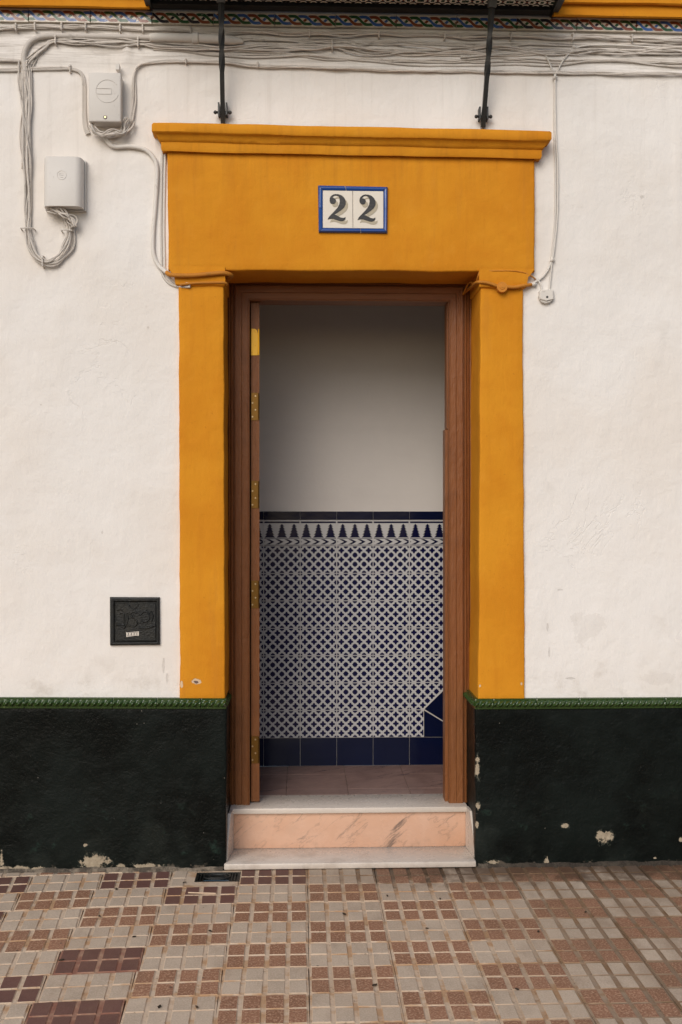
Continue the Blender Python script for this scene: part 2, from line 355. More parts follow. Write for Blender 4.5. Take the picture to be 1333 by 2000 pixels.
# ------------------------------------------------------------------ object helpers
COL = sc.collection; WLOC = {}
def place(o, parent, loc):
    COL.objects.link(o); loc = Vector(loc); WLOC[o.name] = loc
    if parent is not None:
        o.parent = parent; loc = loc - WLOC[parent.name]
    o.location = loc; return o
def empty(name, loc, parent=None):
    o = bpy.data.objects.new(name, None); o.empty_display_size = .05; return place(o, parent, loc)
def tag(o, label=None, cat=None, group=None, kind=None):
    if label: o['label'] = label
    if cat: o['category'] = cat
    if group: o['group'] = group
    if kind: o['kind'] = kind
    return o
def mesh(name, vs, fs, mat, parent=None, org=None, smooth=False, mats=None, fm=None):
    if org is None:
        n = len(vs); org = tuple(sum(v[i] for v in vs)/n for i in range(3)) if parent is not None else (0, 0, 0)
    me = bpy.data.meshes.new(name)
    me.from_pydata([(v[0]-org[0], v[1]-org[1], v[2]-org[2]) for v in vs], [], fs)
    for m_ in (mats or [mat]): me.materials.append(M[m_])
    if fm: me.polygons.foreach_set('material_index', fm)
    if smooth: me.shade_smooth() if smooth is True else (me.shade_smooth(), me.set_sharp_from_angle(angle=R(smooth)))
    me.update()
    return place(bpy.data.objects.new(name, me), parent, org)
def share(name, me, parent, loc, rot=(0, 0, 0), scl=(1, 1, 1)):
    o = place(bpy.data.objects.new(name, me), parent, loc); o.rotation_euler = rot; o.scale = scl; return o
class MB:
    def __init__(s): s.v, s.f, s.m = [], [], []
    def add(s, vs, fs, mi=0):
        k = len(s.v); s.v += [tuple(v) for v in vs]; s.f += [tuple(i+k for i in f) for f in fs]; s.m += [mi]*len(fs); return s
    def box(s, x0, x1, y0, y1, z0, z1, mi=0):
        return s.add([(x0,y0,z0),(x1,y0,z0),(x1,y1,z0),(x0,y1,z0),(x0,y0,z1),(x1,y0,z1),(x1,y1,z1),(x0,y1,z1)],
                     [(0,3,2,1),(4,5,6,7),(0,1,5,4),(1,2,6,5),(2,3,7,6),(3,0,4,7)], mi)
    def cyl(s, c, ax, r, h, n=12, mi=0, r2=None):
        c, ax = Vector(c), Vector(ax).normalized(); q = ax.to_track_quat('Z', 'Y'); r2 = r if r2 is None else r2
        vs = [c+q@Vector((r*math.cos(2*math.pi*i/n), r*math.sin(2*math.pi*i/n), 0)) for i in range(n)]
        vs += [c+q@Vector((r2*math.cos(2*math.pi*i/n), r2*math.sin(2*math.pi*i/n), h)) for i in range(n)]
        return s.add(vs, [(i, (i+1) % n, n+(i+1) % n, n+i) for i in range(n)]+[tuple(range(n, 2*n)), tuple(range(n-1, -1, -1))], mi)
    def ball(s, c, r, n=10, m=7, sy=1, mi=0):
        vs = [Vector((0, 0, r))]; fs = []
        for j in range(1, m):
            for i in range(n):
                t = math.pi*j/m; a_ = 2*math.pi*i/n; vs.append(Vector((r*math.sin(t)*math.cos(a_), r*math.sin(t)*math.sin(a_)*sy, r*math.cos(t))))
        vs.append(Vector((0, 0, -r)))
        for i in range(n): fs.append((0, 1+i, 1+(i+1) % n))
        for j in range(m-2):
            for i in range(n): fs.append((1+j*n+i, 1+(j+1)*n+i, 1+(j+1)*n+(i+1) % n, 1+j*n+(i+1) % n))
        L = len(vs)-1
        for i in range(n): fs.append((1+(m-2)*n+i, L, 1+(m-2)*n+(i+1) % n))
        return s.add([v+Vector(c) for v in vs], fs, mi)
    def tube(s, pts, rad, n=7, mi=0, cap=True, roll=None, square=False):
        pts = [Vector(p_) for p_ in pts]; vs = []; fs = []
        up = Vector((0, -1, 0))
        for i, p_ in enumerate(pts):
            t = (pts[min(i+1, len(pts)-1)]-pts[max(i-1, 0)]).normalized()
            a_ = up - t*up.dot(t)
            if a_.length < 1e-4: a_ = Vector((1, 0, 0))
            a_.normalize(); b_ = t.cross(a_); r = rad[i] if isinstance(rad, (list, tuple)) else rad
            ro = roll[i] if roll else 0
            for k in range(n):
                an = 2*math.pi*k/n + ro; vs.append(p_+a_*(r*math.cos(an))+b_*(r*math.sin(an)))
        for i in range(len(pts)-1):
            for k in range(n): fs.append((i*n+k, i*n+(k+1) % n, (i+1)*n+(k+1) % n, (i+1)*n+k))
        if cap: fs += [tuple(range(n-1, -1, -1)), tuple((len(pts)-1)*n+k for k in range(n))]
        return s.add(vs, fs, mi)
    def prism(s, poly, y0, y1, mi=0, bev=0.0):
        """(x, z) outline (any order) between y0 (front) and y1 (back); bev shrinks the front"""
        n = len(poly); area = sum(poly[i][0]*poly[(i+1) % n][1]-poly[(i+1) % n][0]*poly[i][1] for i in range(n))
        if area < 0: poly = poly[::-1]
        cx = sum(q[0] for q in poly)/n; cz = sum(q[1] for q in poly)/n
        if bev:
            fr = []
            for i in range(n):
                a_, b_, c_ = Vector(poly[i-1]), Vector(poly[i]), Vector(poly[(i+1) % n])
                e1 = (b_-a_).normalized(); e2 = (c_-b_).normalized()
                n1 = Vector((-e1.y, e1.x)); n2 = Vector((-e2.y, e2.x)); h = (n1+n2); h = h/max(h.length_squared/2, .25)
                fr.append((b_.x+h.x*bev, b_.y+h.y*bev))
            vs = [(q[0], y0, q[1]) for q in fr]+[(q[0], y0+bev, q[1]) for q in poly]+[(q[0], y1, q[1]) for q in poly]
            fs = [tuple(range(n))]+[(i, n+i, n+(i+1) % n, (i+1) % n) for i in range(n)]+[(n+i, 2*n+i, 2*n+(i+1) % n, n+(i+1) % n) for i in range(n)]
        else:
            vs = [(q[0], y0, q[1]) for q in poly]+[(q[0], y1, q[1]) for q in poly]
            fs = [tuple(range(n))]+[(i, n+i, n+(i+1) % n, (i+1) % n) for i in range(n)]
        fs.append(tuple(range(len(vs)-1, len(vs)-n-1, -1)))
        return s.add(vs, fs, mi)
    def build(s, name, mat, parent=None, org=None, smooth=False, mats=None):
        return mesh(name, s.v, s.f, mat, parent, org, smooth, mats, s.m if mats else None)
def cr(pts, k=8):
    """Catmull-Rom through points"""
    pts = [Vector(p_) for p_ in pts]; out = []
    for i in range(len(pts)-1):
        a_, b_, c_, d_ = pts[max(i-1, 0)], pts[i], pts[i+1], pts[min(i+2, len(pts)-1)]
        for j in range(k):
            t = j/k; out.append(.5*((2*b_)+(c_-a_)*t+(2*a_-5*b_+4*c_-d_)*t*t+(3*b_-3*c_+d_-a_)*t**3))
    out.append(pts[-1]); return out
def nz3(x, y, z, s, seed=0): return mn.noise(Vector((x*s+seed*7.3, y*s+seed*3.1, z*s-seed*5.7)))
def axis(L, res, r):
    L = max(L, 2.2*r+1e-4)
    a_ = [0, .12*r, .4*r, r]; n = max(1, int((L-2*r)/res)); a_ += [r+(L-2*r)*i/n for i in range(1, n)]
    return [t/L for t in a_+[L-r, L-.4*r, L-.12*r, L]]
def slab(name, quad, yf, yb, mat, parent, res=.025, r=.006, amp=.002, wob=.003, seed=1, org=None, closed_back=False):
    """plaster block: quad = BL, BR, TR, TL as (x, z); uneven front, softly rounded and wandering edges"""
    BL, BR, TR, TL = [Vector(q) for q in quad]
    U = axis(((BR-BL).length+(TR-TL).length)/2, res, r); V = axis(((TL-BL).length+(TR-BR).length)/2, res, r)
    Lu, Lv = (BR-BL).length, (TL-BL).length; vs = []; nu, nv = len(U), len(V)
    for v in V:
        for u in U:
            q = (BL*(1-u)+BR*u)*(1-v)+(TL*(1-u)+TR*u)*v
            du = min(u, 1-u)*Lu; dv = min(v, 1-v)*Lv; d = min(du, dv)
            y = yf+nz3(q.x, 0, q.y, 3, seed)*amp*2+nz3(q.x, 0, q.y, 14, seed)*amp*.6
            if d < r: y += r-math.sqrt(max(0, r*r-(r-d)**2))
            wx = math.exp(-du/.02)*(nz3(q.x, 0, q.y, 5, seed+1)+.6*nz3(q.x, 0, q.y, 22, seed+1))*wob
            wz = math.exp(-dv/.02)*(nz3(q.x, 0, q.y, 5, seed+2)+.6*nz3(q.x, 0, q.y, 22, seed+2))*wob
            vs.append((q.x+wx, y, q.y+wz))
    fs = [(j*nu+i, j*nu+i+1, (j+1)*nu+i+1, (j+1)*nu+i) for j in range(nv-1) for i in range(nu-1)]
    ring = [i for i in range(nu)]+[j*nu+nu-1 for j in range(1, nv)]+[(nv-1)*nu+i for i in range(nu-2, -1, -1)]+[j*nu for j in range(nv-2, 0, -1)]
    k = len(vs); n = len(ring); ns = max(1, int((yb-yf)/.06))
    for t in range(1, ns+1):
        for i in ring:
            x, y, z = vs[i]; yy = y+(yb-y)*t/ns
            e = amp if t < ns else 0
            vs.append((x+nz3(x, yy, z, 6, seed+5)*e, yy, z+nz3(x, yy, z, 6, seed+6)*e))
    for t in range(ns):
        for a_ in range(n):
            b_ = (a_+1) % n
            p0, p1 = (ring[a_], ring[b_]) if t == 0 else (k+(t-1)*n+a_, k+(t-1)*n+b_)
            fs.append((p0, k+t*n+a_, k+t*n+b_, p1))
    return mesh(name, vs, fs, mat, parent, org, smooth=50)

# ------------------------------------------------------------------ ground / pavement
ZT = 0.0
g = Graph('asphalt', .85, .3); p = g.pos(); g.col(g.mix(g.noise(p, 60, 4, .6), (.040, .039, .037), (.075, .072, .068))); g.bump(g.noise(p, 120, 3, .6)*.004); M['asphalt'] = g.m
road = mesh('road', [(-60, -80, -.14), (60, -80, -.14), (60, -2.9, -.14), (-60, -2.9, -.14)], [(0, 1, 2, 3)], 'asphalt')
tag(road, 'grey asphalt road beyond the pavement', None, None, 'structure')
pav = mesh('pavement', [(-40, -3.1, -.022), (40, -3.1, -.022), (40, 1.4, -.022), (-40, 1.4, -.022), (-40, -3.1, -.15), (40, -3.1, -.15)], [(0, 1, 2, 3), (4, 5, 1, 0)], 'ground')
tag(pav, 'pavement of chequered grey, terracotta and maroon ribbed tiles in front of the house', None, None, 'structure')
PW, PD, X0 = .3027, .2137, .0245
def warp(x): return -.034*(x/.9)**2 if x < 0 else 0.0
def wslope(x): return -.068*x/.81 if x < 0 else 0.0
pad_cols = [(-.1135+.0757*i, .0605) for i in range(4)]
def pad_geo(mb, cx, cy, sx, sy, zt, mi=0, rim=None):
    b, hx, hy = .0019, sx/2, sy/2; j = lambda: random.uniform(-.0016, .0016)
    t = [(cx-hx+b+j(), cy-hy+b+j(), zt), (cx+hx-b+j(), cy-hy+b+j(), zt), (cx+hx-b+j(), cy+hy-b+j(), zt), (cx-hx+b+j(), cy+hy-b+j(), zt)]
    m_ = [(cx-hx, cy-hy, zt-.0018), (cx+hx, cy-hy, zt-.0018), (cx+hx, cy+hy, zt-.0018), (cx-hx, cy+hy, zt-.0018)]
    lo = [(q[0], q[1], -.0050) for q in m_]
    fs = [(0, 1, 2, 3)]
    for i in range(4): k = (i+1) % 4; fs += [(i, 4+i, 4+k, k), (4+i, 8+i, 8+k, 4+k)]
    k0 = len(mb.m); mb.add(t+m_+lo, fs, mi)
    if rim is not None: mb.m[k0+1:] = [rim]*8
pad_me = []
for i in range(5):
    mb = MB(); pad_geo(mb, 0, 0, .0605, .0970, 0.0, 0, 1)
    d_ = {}
    for c_ in ('pad_grey', 'pad_terra', 'pad_maroon'):
        me = bpy.data.meshes.new('pad'); me.from_pydata(mb.v, [], mb.f); me.materials.append(M[c_]); me.materials.append(M['groove_red' if c_ == 'pad_maroon' else 'groove']); me.polygons.foreach_set('material_index', mb.m); d_[c_] = me
    pad_me.append(d_)
# a tile slab with its cement-filled grooves
def tile_slab(mb, mi=0):
    hx, hy = PW/2-.0012, PD/2-.0010
    mb.add([(-hx, -hy, -.0036), (hx, -hy, -.0036), (hx, hy, -.0036), (-hx, hy, -.0036), (-hx, -hy, -.02), (hx, -hy, -.02), (hx, hy, -.02), (-hx, hy, -.02)],
           [(0, 1, 2, 3), (0, 4, 5, 1), (1, 5, 6, 2), (2, 6, 7, 3), (3, 7, 4, 0)], mi)
mb = MB(); tile_slab(mb); bare = bpy.data.meshes.new('paving_tile'); bare.from_pydata(mb.v, [], mb.f); bare.materials.append(M['groove']); bare_red = bare.copy(); bare_red.materials[0] = M['groove_red']
full = {}
for c_ in ('pad_grey', 'pad_terra', 'pad_maroon'):
    mb = MB(); tile_slab(mb)
    for (px_, wx_) in pad_cols:
        for sy_ in (-1, 1): pad_geo(mb, px_, sy_*PD/4, wx_, .0970, random.uniform(-.0008, .0006), 1, 0)
    me = bpy.data.meshes.new('paving_tile'); me.from_pydata(mb.v, [], mb.f); me.materials.append(M['groove']); me.materials.append(M[c_])
    me.polygons.foreach_set('material_index', mb.m); full[c_] = me
MAROON = {(0, 0), (-1, 1), (-2, 0), (-2, 4), (-2, 6), (-3, 5), (-4, 0), (-4, 2), (-4, 6), (-5, 1), (-3, 7), (-5, 5), (-1, 9), (-6, 4)}
def col_of(c, r):
    if (c+r) % 2: return 'pad_grey'
    return 'pad_maroon' if (c, r) in MAROON else 'pad_terra'
DX0, DX1, DY0, DY1 = PX(387), PX(472), -.165, -.045      # the drain's footprint
big_tiles = 0
order = [(c, r) for r in range(13, -1, -1) for c in range(-9, 10)]+[(c, -1) for c in range(-9, 0)]
def in_view(x, y):
    dist = y+DIST; return abs(math.atan2(x, dist)-YAW) < R(17.4) and -EYE/dist*FPX > -1075
cand = []
for (c, r) in order:
    x = X0+(c-.5)*PW; y = -(r+.5)*PD-.006+warp(x)
    if in_view(x, y) and r <= 6: cand.append((r, c))
cand = set(sorted(cand, reverse=True)[:37])
for (c, r) in order:
    x = X0+(c-.5)*PW; y = -(r+.5)*PD-.006+warp(x); rz = wslope(x)
    z = random.uniform(-.0012, .0012); x += random.uniform(-.001, .001)
    cm = col_of(c, r)
    rot = (0, 0, rz+random.uniform(-.003, .003))
    if (r, c) in cand:
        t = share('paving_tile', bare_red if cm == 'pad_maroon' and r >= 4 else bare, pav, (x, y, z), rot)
        for (px_, wx_) in pad_cols:
            for sy_ in (-1, 1):
                share('pad', random.choice(pad_me)[cm], t, (x+px_, y+sy_*PD/4, z+random.uniform(-.0009, .0007)), (random.uniform(-.006, .006), random.uniform(-.006, .006), random.uniform(-.006, .006)))
    elif (c, r) == (-1, 0):
        continue
    else:
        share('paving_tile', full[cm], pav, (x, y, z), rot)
# the tile cut round the drain: left column of pads kept, cream mortar around the grate
x = X0-1.5*PW; y = -.5*PD-.006+warp(x)
mb = MB(); hx, hy = PW/2-.0012, PD/2-.001
for (a0, a1, b0, b1) in ((x-hx, DX0, y-hy, y+hy), (DX1, x+hx, y-hy, y+hy), (DX0, DX1, y-hy, DY0), (DX0, DX1, DY1, y+hy)):
    mb.box(a0, a1, b0, b1, -.02, -.0030)
for sy_ in (-1, 1): pad_geo(mb, x-.113, y+sy_*PD/4, .055, .093, 0.0, 1)
o = mb.build('paving_tile', 'groove', pav, (x, y, 0), mats=['groove', 'pad_grey']); o['label'] = 'pale paving tile cut and mortared around the drain'
# mortar fillet where the pavement meets the walls
for (xa, xb) in ((-2.75, PX(438)-.004), (PX(931)+.004, 2.95)):
    vs, fs = [], []; n = int((xb-xa)/.012)
    for i in range(n+1):
        xx = xa+(xb-xa)*i/n
        h = .006+.010*max(0, nz3(xx, 0, 0, 9, 3)+.35)+.004*nz3(xx, 0, 0, 40, 4); dd = .008+.010*max(0, nz3(xx, 0, 0, 5, 5)+.1)+.006*nz3(xx, 0, 0, 33, 6)
        wy = 0.0
        vs += [(xx, .01, h+.010), (xx, -.018+wy*.3, h+.006), (xx, -.018-dd*.5+wy, h*.5), (xx, -.018-dd+wy, -.006)]
    for i in range(n):
        for k in range(3): fs.append((4*i+k, 4*i+k+1, 4*i+5+k, 4*i+4+k))
    mesh('mortar_fillet', vs, [f[::-1] for f in fs], 'mortar', pav, smooth=True)

# ------------------------------------------------------------------ house
house = empty('house', (0, 0, 0))
tag(house, 'white plastered town house with ochre door surround and black dado', 'house')
OXL, OXR = PX(438), PX(937)                     # masonry opening
SOFF = P(690, 527, -.025)[1]                    # soffit of the lintel
# façade sheet with the doorway left open
def frange(a_, b_, s):
    n = max(1, round((b_-a_)/s)); return [a_+(b_-a_)*i/n for i in range(n)]
xs = frange(-2.9, OXL-.02, .022)+[OXL-.02]+frange(OXL, OXR, .06)+frange(OXR, OXR+.02, .02)+frange(OXR+.02, 3.1, .022)+[3.1]
zs = frange(-.03, SOFF+.03, .025)+frange(SOFF+.03, 4.3, .022)+frange(4.3, 7.0, .15)+[7.0]
vs, fs, idx = [], [], {}
def bumpy(x, z):
    y = nz3(x, 0, z, 1.1, 11)*.006+nz3(x, 0, z, 4, 12)*.0035+nz3(x, 0, z, 16, 13)*.0012
    # lumps of old cable runs buried under limewash
    zz = z-(3.655-.010*x); y -= .006*math.exp(-(zz/.016)**2)*(.6+.6*nz3(x, 0, 0, 3, 14))
    zz = z-(3.720-.008*x); y -= .008*math.exp(-(zz/.012)**2)*(.5+.8*nz3(x, 0, 0, 2.5, 15))
    zz = z-(3.690-.008*x); y -= .006*math.exp(-(zz/.010)**2)*(.5+.8*nz3(x, 0, 0, 2.5, 16))
    for (px_, py_, rx, rz, a_) in ((248, 100, 7, 26, .014), (1197, 455, 5, 9, .004), (1327, 330, 6, 105, .008), (1283, 700, 7, 6, .006), (1290, 650, 5, 4, .005), (405, 178, 5, 4, .006), (412, 170, 22, 6, .004), (290, 1235, 4, 40, .003)):
        cx_, cz_ = P(px_, py_); y -= a_*math.exp(-((x-cx_)/(rx*.00233))**2-((z-cz_)/(rz*.00233))**2)
    return y
for j, z in enumerate(zs):
    for i, x in enumerate(xs):
        if OXL-.001 < x < OXR+.001 and z < SOFF-.001: pass
        idx[i, j] = len(vs); vs.append((x, bumpy(x, z), z))
for j in range(len(zs)-1):
    for i in range(len(xs)-1):
        if xs[i] > OXL-.021 and xs[i+1] < OXR+.021 and zs[j+1] < SOFF+.031: continue
        fs.append((idx[i, j], idx[i+1, j], idx[i+1, j+1], idx[i, j+1]))
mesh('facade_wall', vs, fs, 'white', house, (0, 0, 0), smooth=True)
# ochre surround
surround = empty('door_surround', (PX(690), 0, .8), house); surround['label'] = 'ochre plaster surround with pilasters, deep lintel and moulded cornice'
YP, YL = -.018, -.028
RAILT = lambda px_: 1363.0 if px_ < 690 else 1364.5
pil = [((352, 1366), (440, 1366), (437, 552), (349, 552)), ((935, 1366), (1026, 1366), (1022, 552), (939, 552))]
for k, q in enumerate(pil):
    quad = [P(a_, b_, YP) for a_, b_ in q]
    slab('pilaster', quad, YP, .345, 'ochre', surround, .025, .007, .0022, .0032, 21+k)
# capitals: flare out from the pilaster to the lintel
for k, (xa, xb, xo, inner) in enumerate(((349, 440, 329, 437), (936, 1022, 1044, 939))):
    left = k == 0
    prof = [(562, 0.0), (559, .012), (552, .014), (546, .016), (540, .022 if left else .018), (533, .034 if left else .03), (524, .043)]
    vs, fs = [], []; n = 22
    for (py_, pr) in prof:
        xi = PX(inner+(1 if left else -1)*1, YP) + (.006 if left else -.006)*min(1, pr/.014)
        base = PX(349 if left else 1022, YP)
        xo_ = base-pr*1.05 if left else base+pr*1.15
        z = P(690, py_, YP)[1]; yy = YP-min(pr, .016)
        row = [(xo_, .02, z)]+[(xo_+(xi-xo_)*i/n, yy+nz3(i*.05, k, py_*.02, 3, 31)*.002, z+nz3(i*.3, k, py_*.05, 1, 33)*.002) for i in range(n+1)]+[(xi, .295, z)]
        vs += row
    wdt = n+3
    for j in range(len(prof)-1):
        for i in range(wdt-1):
            f = (j*wdt+i, j*wdt+i+1, (j+1)*wdt+i+1, (j+1)*wdt+i); fs.append(f if left else f[::-1])
    bot = tuple(range(wdt)); fs.append(bot[::-1] if left else bot)
    mesh('capital', vs, fs, 'ochre', surround, smooth=45)
quad = [P(a_, b_, YL) for a_, b_ in ((329, 527), (1045, 531), (1045, 292), (326, 282))]
slab('lintel', quad, YL, .345, 'ochre', surround, .025, .009, .0022, .003, 41)
# cornice: profile swept with returns
prof = [(-.002, 296), (.020, 295), (.024, 290), (.024, 277), (.030, 275), (.036, 270), (.042, 264), (.048, 261), (.056, 259), (.060, 256), (.060, 243), (.054, 240), (.0, 239.5)]
vs, fs = [], []; n = 70
xl, xr = PX(327, YL), PX(1046, YL)
for (pr, py_) in prof:
    zl, zr = P(315, py_, YL-pr)[1], P(1062, py_+15.5, YL-pr)[1]
    row = []
    pe = pr*1.02
    row.append((xl-pe, .01, zl)); row.append((xl-pe, (YL-pr)*.5, zl))
    for i in range(n+1):
        t = i/n; x = xl-pe+(xr-xl+2*pe)*t
        row.append((x, YL-pr+nz3(x, 0, py_*.02, 5, 51)*.0018, zl+(zr-zl)*t+nz3(x, 0, py_*.02, 4, 52)*.0035+nz3(x, 0, 0, 20, 53)*.001))
    row.append((xr+pe, (YL-pr)*.5, zr)); row.append((xr+pe, .01, zr)); vs += row
wdt = n+5
for j in range(len(prof)-1):
    for i in range(wdt-1): fs.append((j*wdt+i, j*wdt+i+1, (j+1)*wdt+i+1, (j+1)*wdt+i))
mesh('cornice', vs, fs, 'ochre', surround, smooth=42)
# dado blocks
for k, q in enumerate((((-520, 1735), (442, 1735), (443, 1380), (-520, 1380)), ((929, 1735), (1900, 1735), (1900, 1380), (929, 1380)))):
    quad = [P(a_, b_, -.015) for a_, b_ in q]
    quad = [(x_, max(z_, -.03)) for x_, z_ in quad]
    slab('dado', quad, -.015, .345, 'dado', house, .02, .008, .0024, .003, 61+k)
# glazed rope rail
def rope_mesh(L, h=.047):
    secs = []; n = max(6, int(L/.0036)); prof = []
    prof += [(0.0, 1.0), (-.010, 1.0), (-.013, .97), (-.013, .86)]
    m_ = 11
    vs, fs = [], []
    for i in range(n+1):
        x = -L/2+L*i/n; ex = min(i, n-i)/n*L
        pts = [(0.012, h/2), (-.0115, h/2), (-.0135, h/2-.0015), (-.0135, h/2-.008)]
        for k in range(m_):
            th = math.pi*(k/(m_-1)); lob = math.cos(2*math.pi*x/.0284+th*1.15)
            rr = .0150*(.68+.42*lob)*math.sin(th)**.7
            pts.append((-.0135-rr*1.15, .0145-(k/(m_-1))*.029))
        pts += [(-.0135, -h/2+.004), (-.0125, -h/2), (.012, -h/2)]
        s_ = 1.0 if ex > .001 else .93
        for (y, z) in pts: vs.append((x, .012+(y-.012)*s_, z*(1 if ex > .0005 else .985)))
    w_ = m_+7
    for i in range(n):
        for k in range(w_-1): fs.append((i*w_+k, (i+1)*w_+k, (i+1)*w_+k+1, i*w_+k+1))
    fs.append(tuple(range(w_-1, -1, -1))); fs.append(tuple(n*w_+k for k in range(w_)))
    fs = [f[::-1] for f in fs]
    me = bpy.data.meshes.new('rail_tile'); me.from_pydata(vs, [], fs); me.materials.append(M['green']); me.shade_smooth(); me.set_sharp_from_angle(angle=R(50)); return me
rail = empty('rope_rail', (0, -.02, .80), house); rail['label'] = 'green glazed rope moulding capping the dado'
cuts_l = [443, 392.5]+[392.5-86*k for k in range(1, 12)]
cuts_r = [927.5, 963]+[963+84*k for k in range(1, 12)]
cache = {}
for cuts in (cuts_l, cuts_r):
    for a_, b_ in zip(cuts[:-1], cuts[1:]):
        lo_, hi_ = min(a_, b_), max(a_, b_); zl = lambda q: P(q, (1372.5+q*.0030) if q < 690 else (1376.2-.0062*(q-690)), -.018)[1]
        xa, xb = PX(lo_, -.018)+.0009, PX(hi_, -.018)-.0009; L = xb-xa
        key = round(L, 2)
        if key not in cache: cache[key] = (rope_mesh(L), L)
        me, L0 = cache[key]
        share('rail_tile', me, rail, ((xa+xb)/2, -.013+random.uniform(-.0012, .0012), (zl(lo_)+zl(hi_))/2), (0, -math.atan2(zl(hi_)-zl(lo_), L), 0), (L/L0, 1, 1))
ret = rope_mesh(.13)
for (xx, rz) in ((PX(443, 0)-.024, R(90)), (PX(929, 0)+.008, R(-90))):
    for k in range(2): share('rail_tile', ret, rail, (xx, .055+k*.131, P(690, 1375, 0)[1]), (0, 0, rz))

# frieze of braided tiles under the string course
FT = .2765; frieze = empty('tile_frieze', (0, 0, 3.9), house); frieze['label'] = 'frieze of braid-patterned glazed tiles under the balcony'
mb = MB(); hx, hz = FT/2-.001, .0305
mb.prism([(-hx, -hz), (hx, -hz), (hx, hz), (-hx, hz)], -.006, .006, 0, .0015)
fme = bpy.data.meshes.new('frieze_tile'); fme.from_pydata(mb.v, [], mb.f); fme.materials.append(M['braid'])
for k in range(-9, 12):
    xx = PX(57.5)+FT*(k+.5); pxx = 590+xx/.00233
    zc = P(pxx, 29.5+.0168*pxx, -.01)[1]
    share('frieze_tile', fme, frieze, (xx, -.008+random.uniform(-.001, .001), zc+random.uniform(-.0008, .0008)), (0, math.atan(.0055)+random.uniform(-.003, .003), 0))
# string course: projecting ochre bands either side of the balcony
for k, (pa, pb) in enumerate(((-600, 292), (1082, 2000))):
    prof = [(.0, 14.5), (.055, 12), (.062, 9), (.062, -11), (.070, -13), (.080, -14), (.086, -17), (.086, -45), (.10, -50), (.10, -80), (0, -84)]
    vs, fs = [], []; n = 50; xa, xb = PX(pa, -.06), PX(pb, -.06)
    for (pr, py_) in prof:
        za, zb = P(pa, py_+pa*.0180, -pr)[1], P(pb, py_+pb*.0180, -pr)[1]
        vs.append((xa, .0, za))
        for i in range(n+1):
            t = i/n; x = xa+(xb-xa)*t; vs.append((x, -pr+nz3(x, 0, py_*.03, 5, 71)*.002, za+(zb-za)*t+nz3(x, 0, py_*.03, 5, 72)*.003))
        vs.append((xb, .0, zb))
    wdt = n+3
    for j in range(len(prof)-1):
        for i in range(wdt-1): fs.append((j*wdt+i, j*wdt+i+1, (j+1)*wdt+i+1, (j+1)*wdt+i))
    mesh('string_course', vs, fs, 'ochre', house, smooth=42)

# ---- door frame
YF = .245; frame = empty('door_frame', (PX(690, YF), YF, .225), house); frame['label'] = 'brown painted wooden door frame with moulded edge'
prof = [(0, 0.345), (0, 0.246), (0.003, 0.241), (0.008, 0.241), (0.01, 0.248), (0.014, 0.241), (0.02, 0.239), (0.022, 0.246), (0.026, 0.24), (0.034, 0.238), (0.036, 0.245), (0.041, 0.245), (0.0425, 0.234), (0.045, 0.2305), (0.074, 0.23), (0.075, 0.2325), (0.077, 0.23), (0.104, 0.2305), (0.106, 0.234), (0.108, 0.234), (0.109, 0.231), (0.112, 0.232), (0.112, 0.35)]
FXL, FXR, FZT, FZB = P(442, 1000, .245)[0], P(921.5, 1000, .245)[0], P(690, 543, .245)[1], .2255
def frame_part(name, pts3, mat, flip):
    vs = [q for sec in pts3 for q in sec]; w_ = len(pts3[0]); fs = []
    for i in range(len(pts3)-1):
        for k in range(w_-1):
            f = (i*w_+k, i*w_+k+1, (i+1)*w_+k+1, (i+1)*w_+k); fs.append(f[::-1] if flip else f)
    fs.append(tuple(range(w_))); fs.append(tuple((len(pts3)-1)*w_+k for k in range(w_)))
    return mesh(name, vs, fs, mat, frame, smooth=25)
nseg = 40
def jamb(sx, x0):
    secs = []
    for i in range(nseg+1):
        t = i/nseg
        secs.append([(x0+sx*s_+nz3(s_, t*3, 0, 2, 81)*.0008, y_+nz3(s_*8, t*6, sx, 1, 82)*.0012, FZB+(FZT-s_-FZB)*t) for (s_, y_) in prof])
    return secs
frame_part('jamb', jamb(1, FXL), 'wood', False); frame_part('jamb', jamb(-1, FXR), 'wood', True)
secs = []
for i in range(nseg+1):
    t = i/nseg; secs.append([(FXL+s_+(FXR-FXL-2*s_)*t, y_+nz3(s_*8, t*4, 5, 1, 83)*.0012, FZT-s_) for (s_, y_) in prof])
frame_part('header', secs, 'woodx', False)
# stop beads on the right jamb (two lengths)
xi = FXR-.112
mb = MB(); mb.box(xi-.006, xi+.004, .262, .338, P(690, 838, .3)[1], FZT-.111); mb.build('stop_bead', 'wood', frame)
mb = MB(); mb.box(xi-.014, xi+.004, .264, .338, FZB, P(690, 839.5, .3)[1]); mb.build('stop_bead', 'wood', frame)

# ---- open door leaf (edge towards the street) with its hinges
hx0, hx1 = PX(490.5, .27), PX(507.2, .27)
th = hx1-hx0
leaf = empty('door_leaf', (hx0, .270, .232), house); leaf['label'] = 'brown door leaf standing open, its hinge edge towards the street'
leaf_ang = R(5.0)
def LP(a_, d_, z):   # a_ across the edge, d_ along the leaf
    return (hx0+a_*math.cos(leaf_ang*0)-d_*math.sin(leaf_ang), .272+d_*math.cos(leaf_ang), z)
ztop = P(690, 592, .27)[1]
def leaf_box(mb, a0, a1, d0, d1, z0, z1):
    q = [LP(a0, d0, z0), LP(a1, d0, z0), LP(a1, d1, z0), LP(a0, d1, z0), LP(a0, d0, z1), LP(a1, d0, z1), LP(a1, d1, z1), LP(a0, d1, z1)]
    mb.add(q, [(0, 3, 2, 1), (4, 5, 6, 7), (0, 1, 5, 4), (1, 2, 6, 5), (2, 3, 7, 6), (3, 0, 4, 7)])
LW = .50
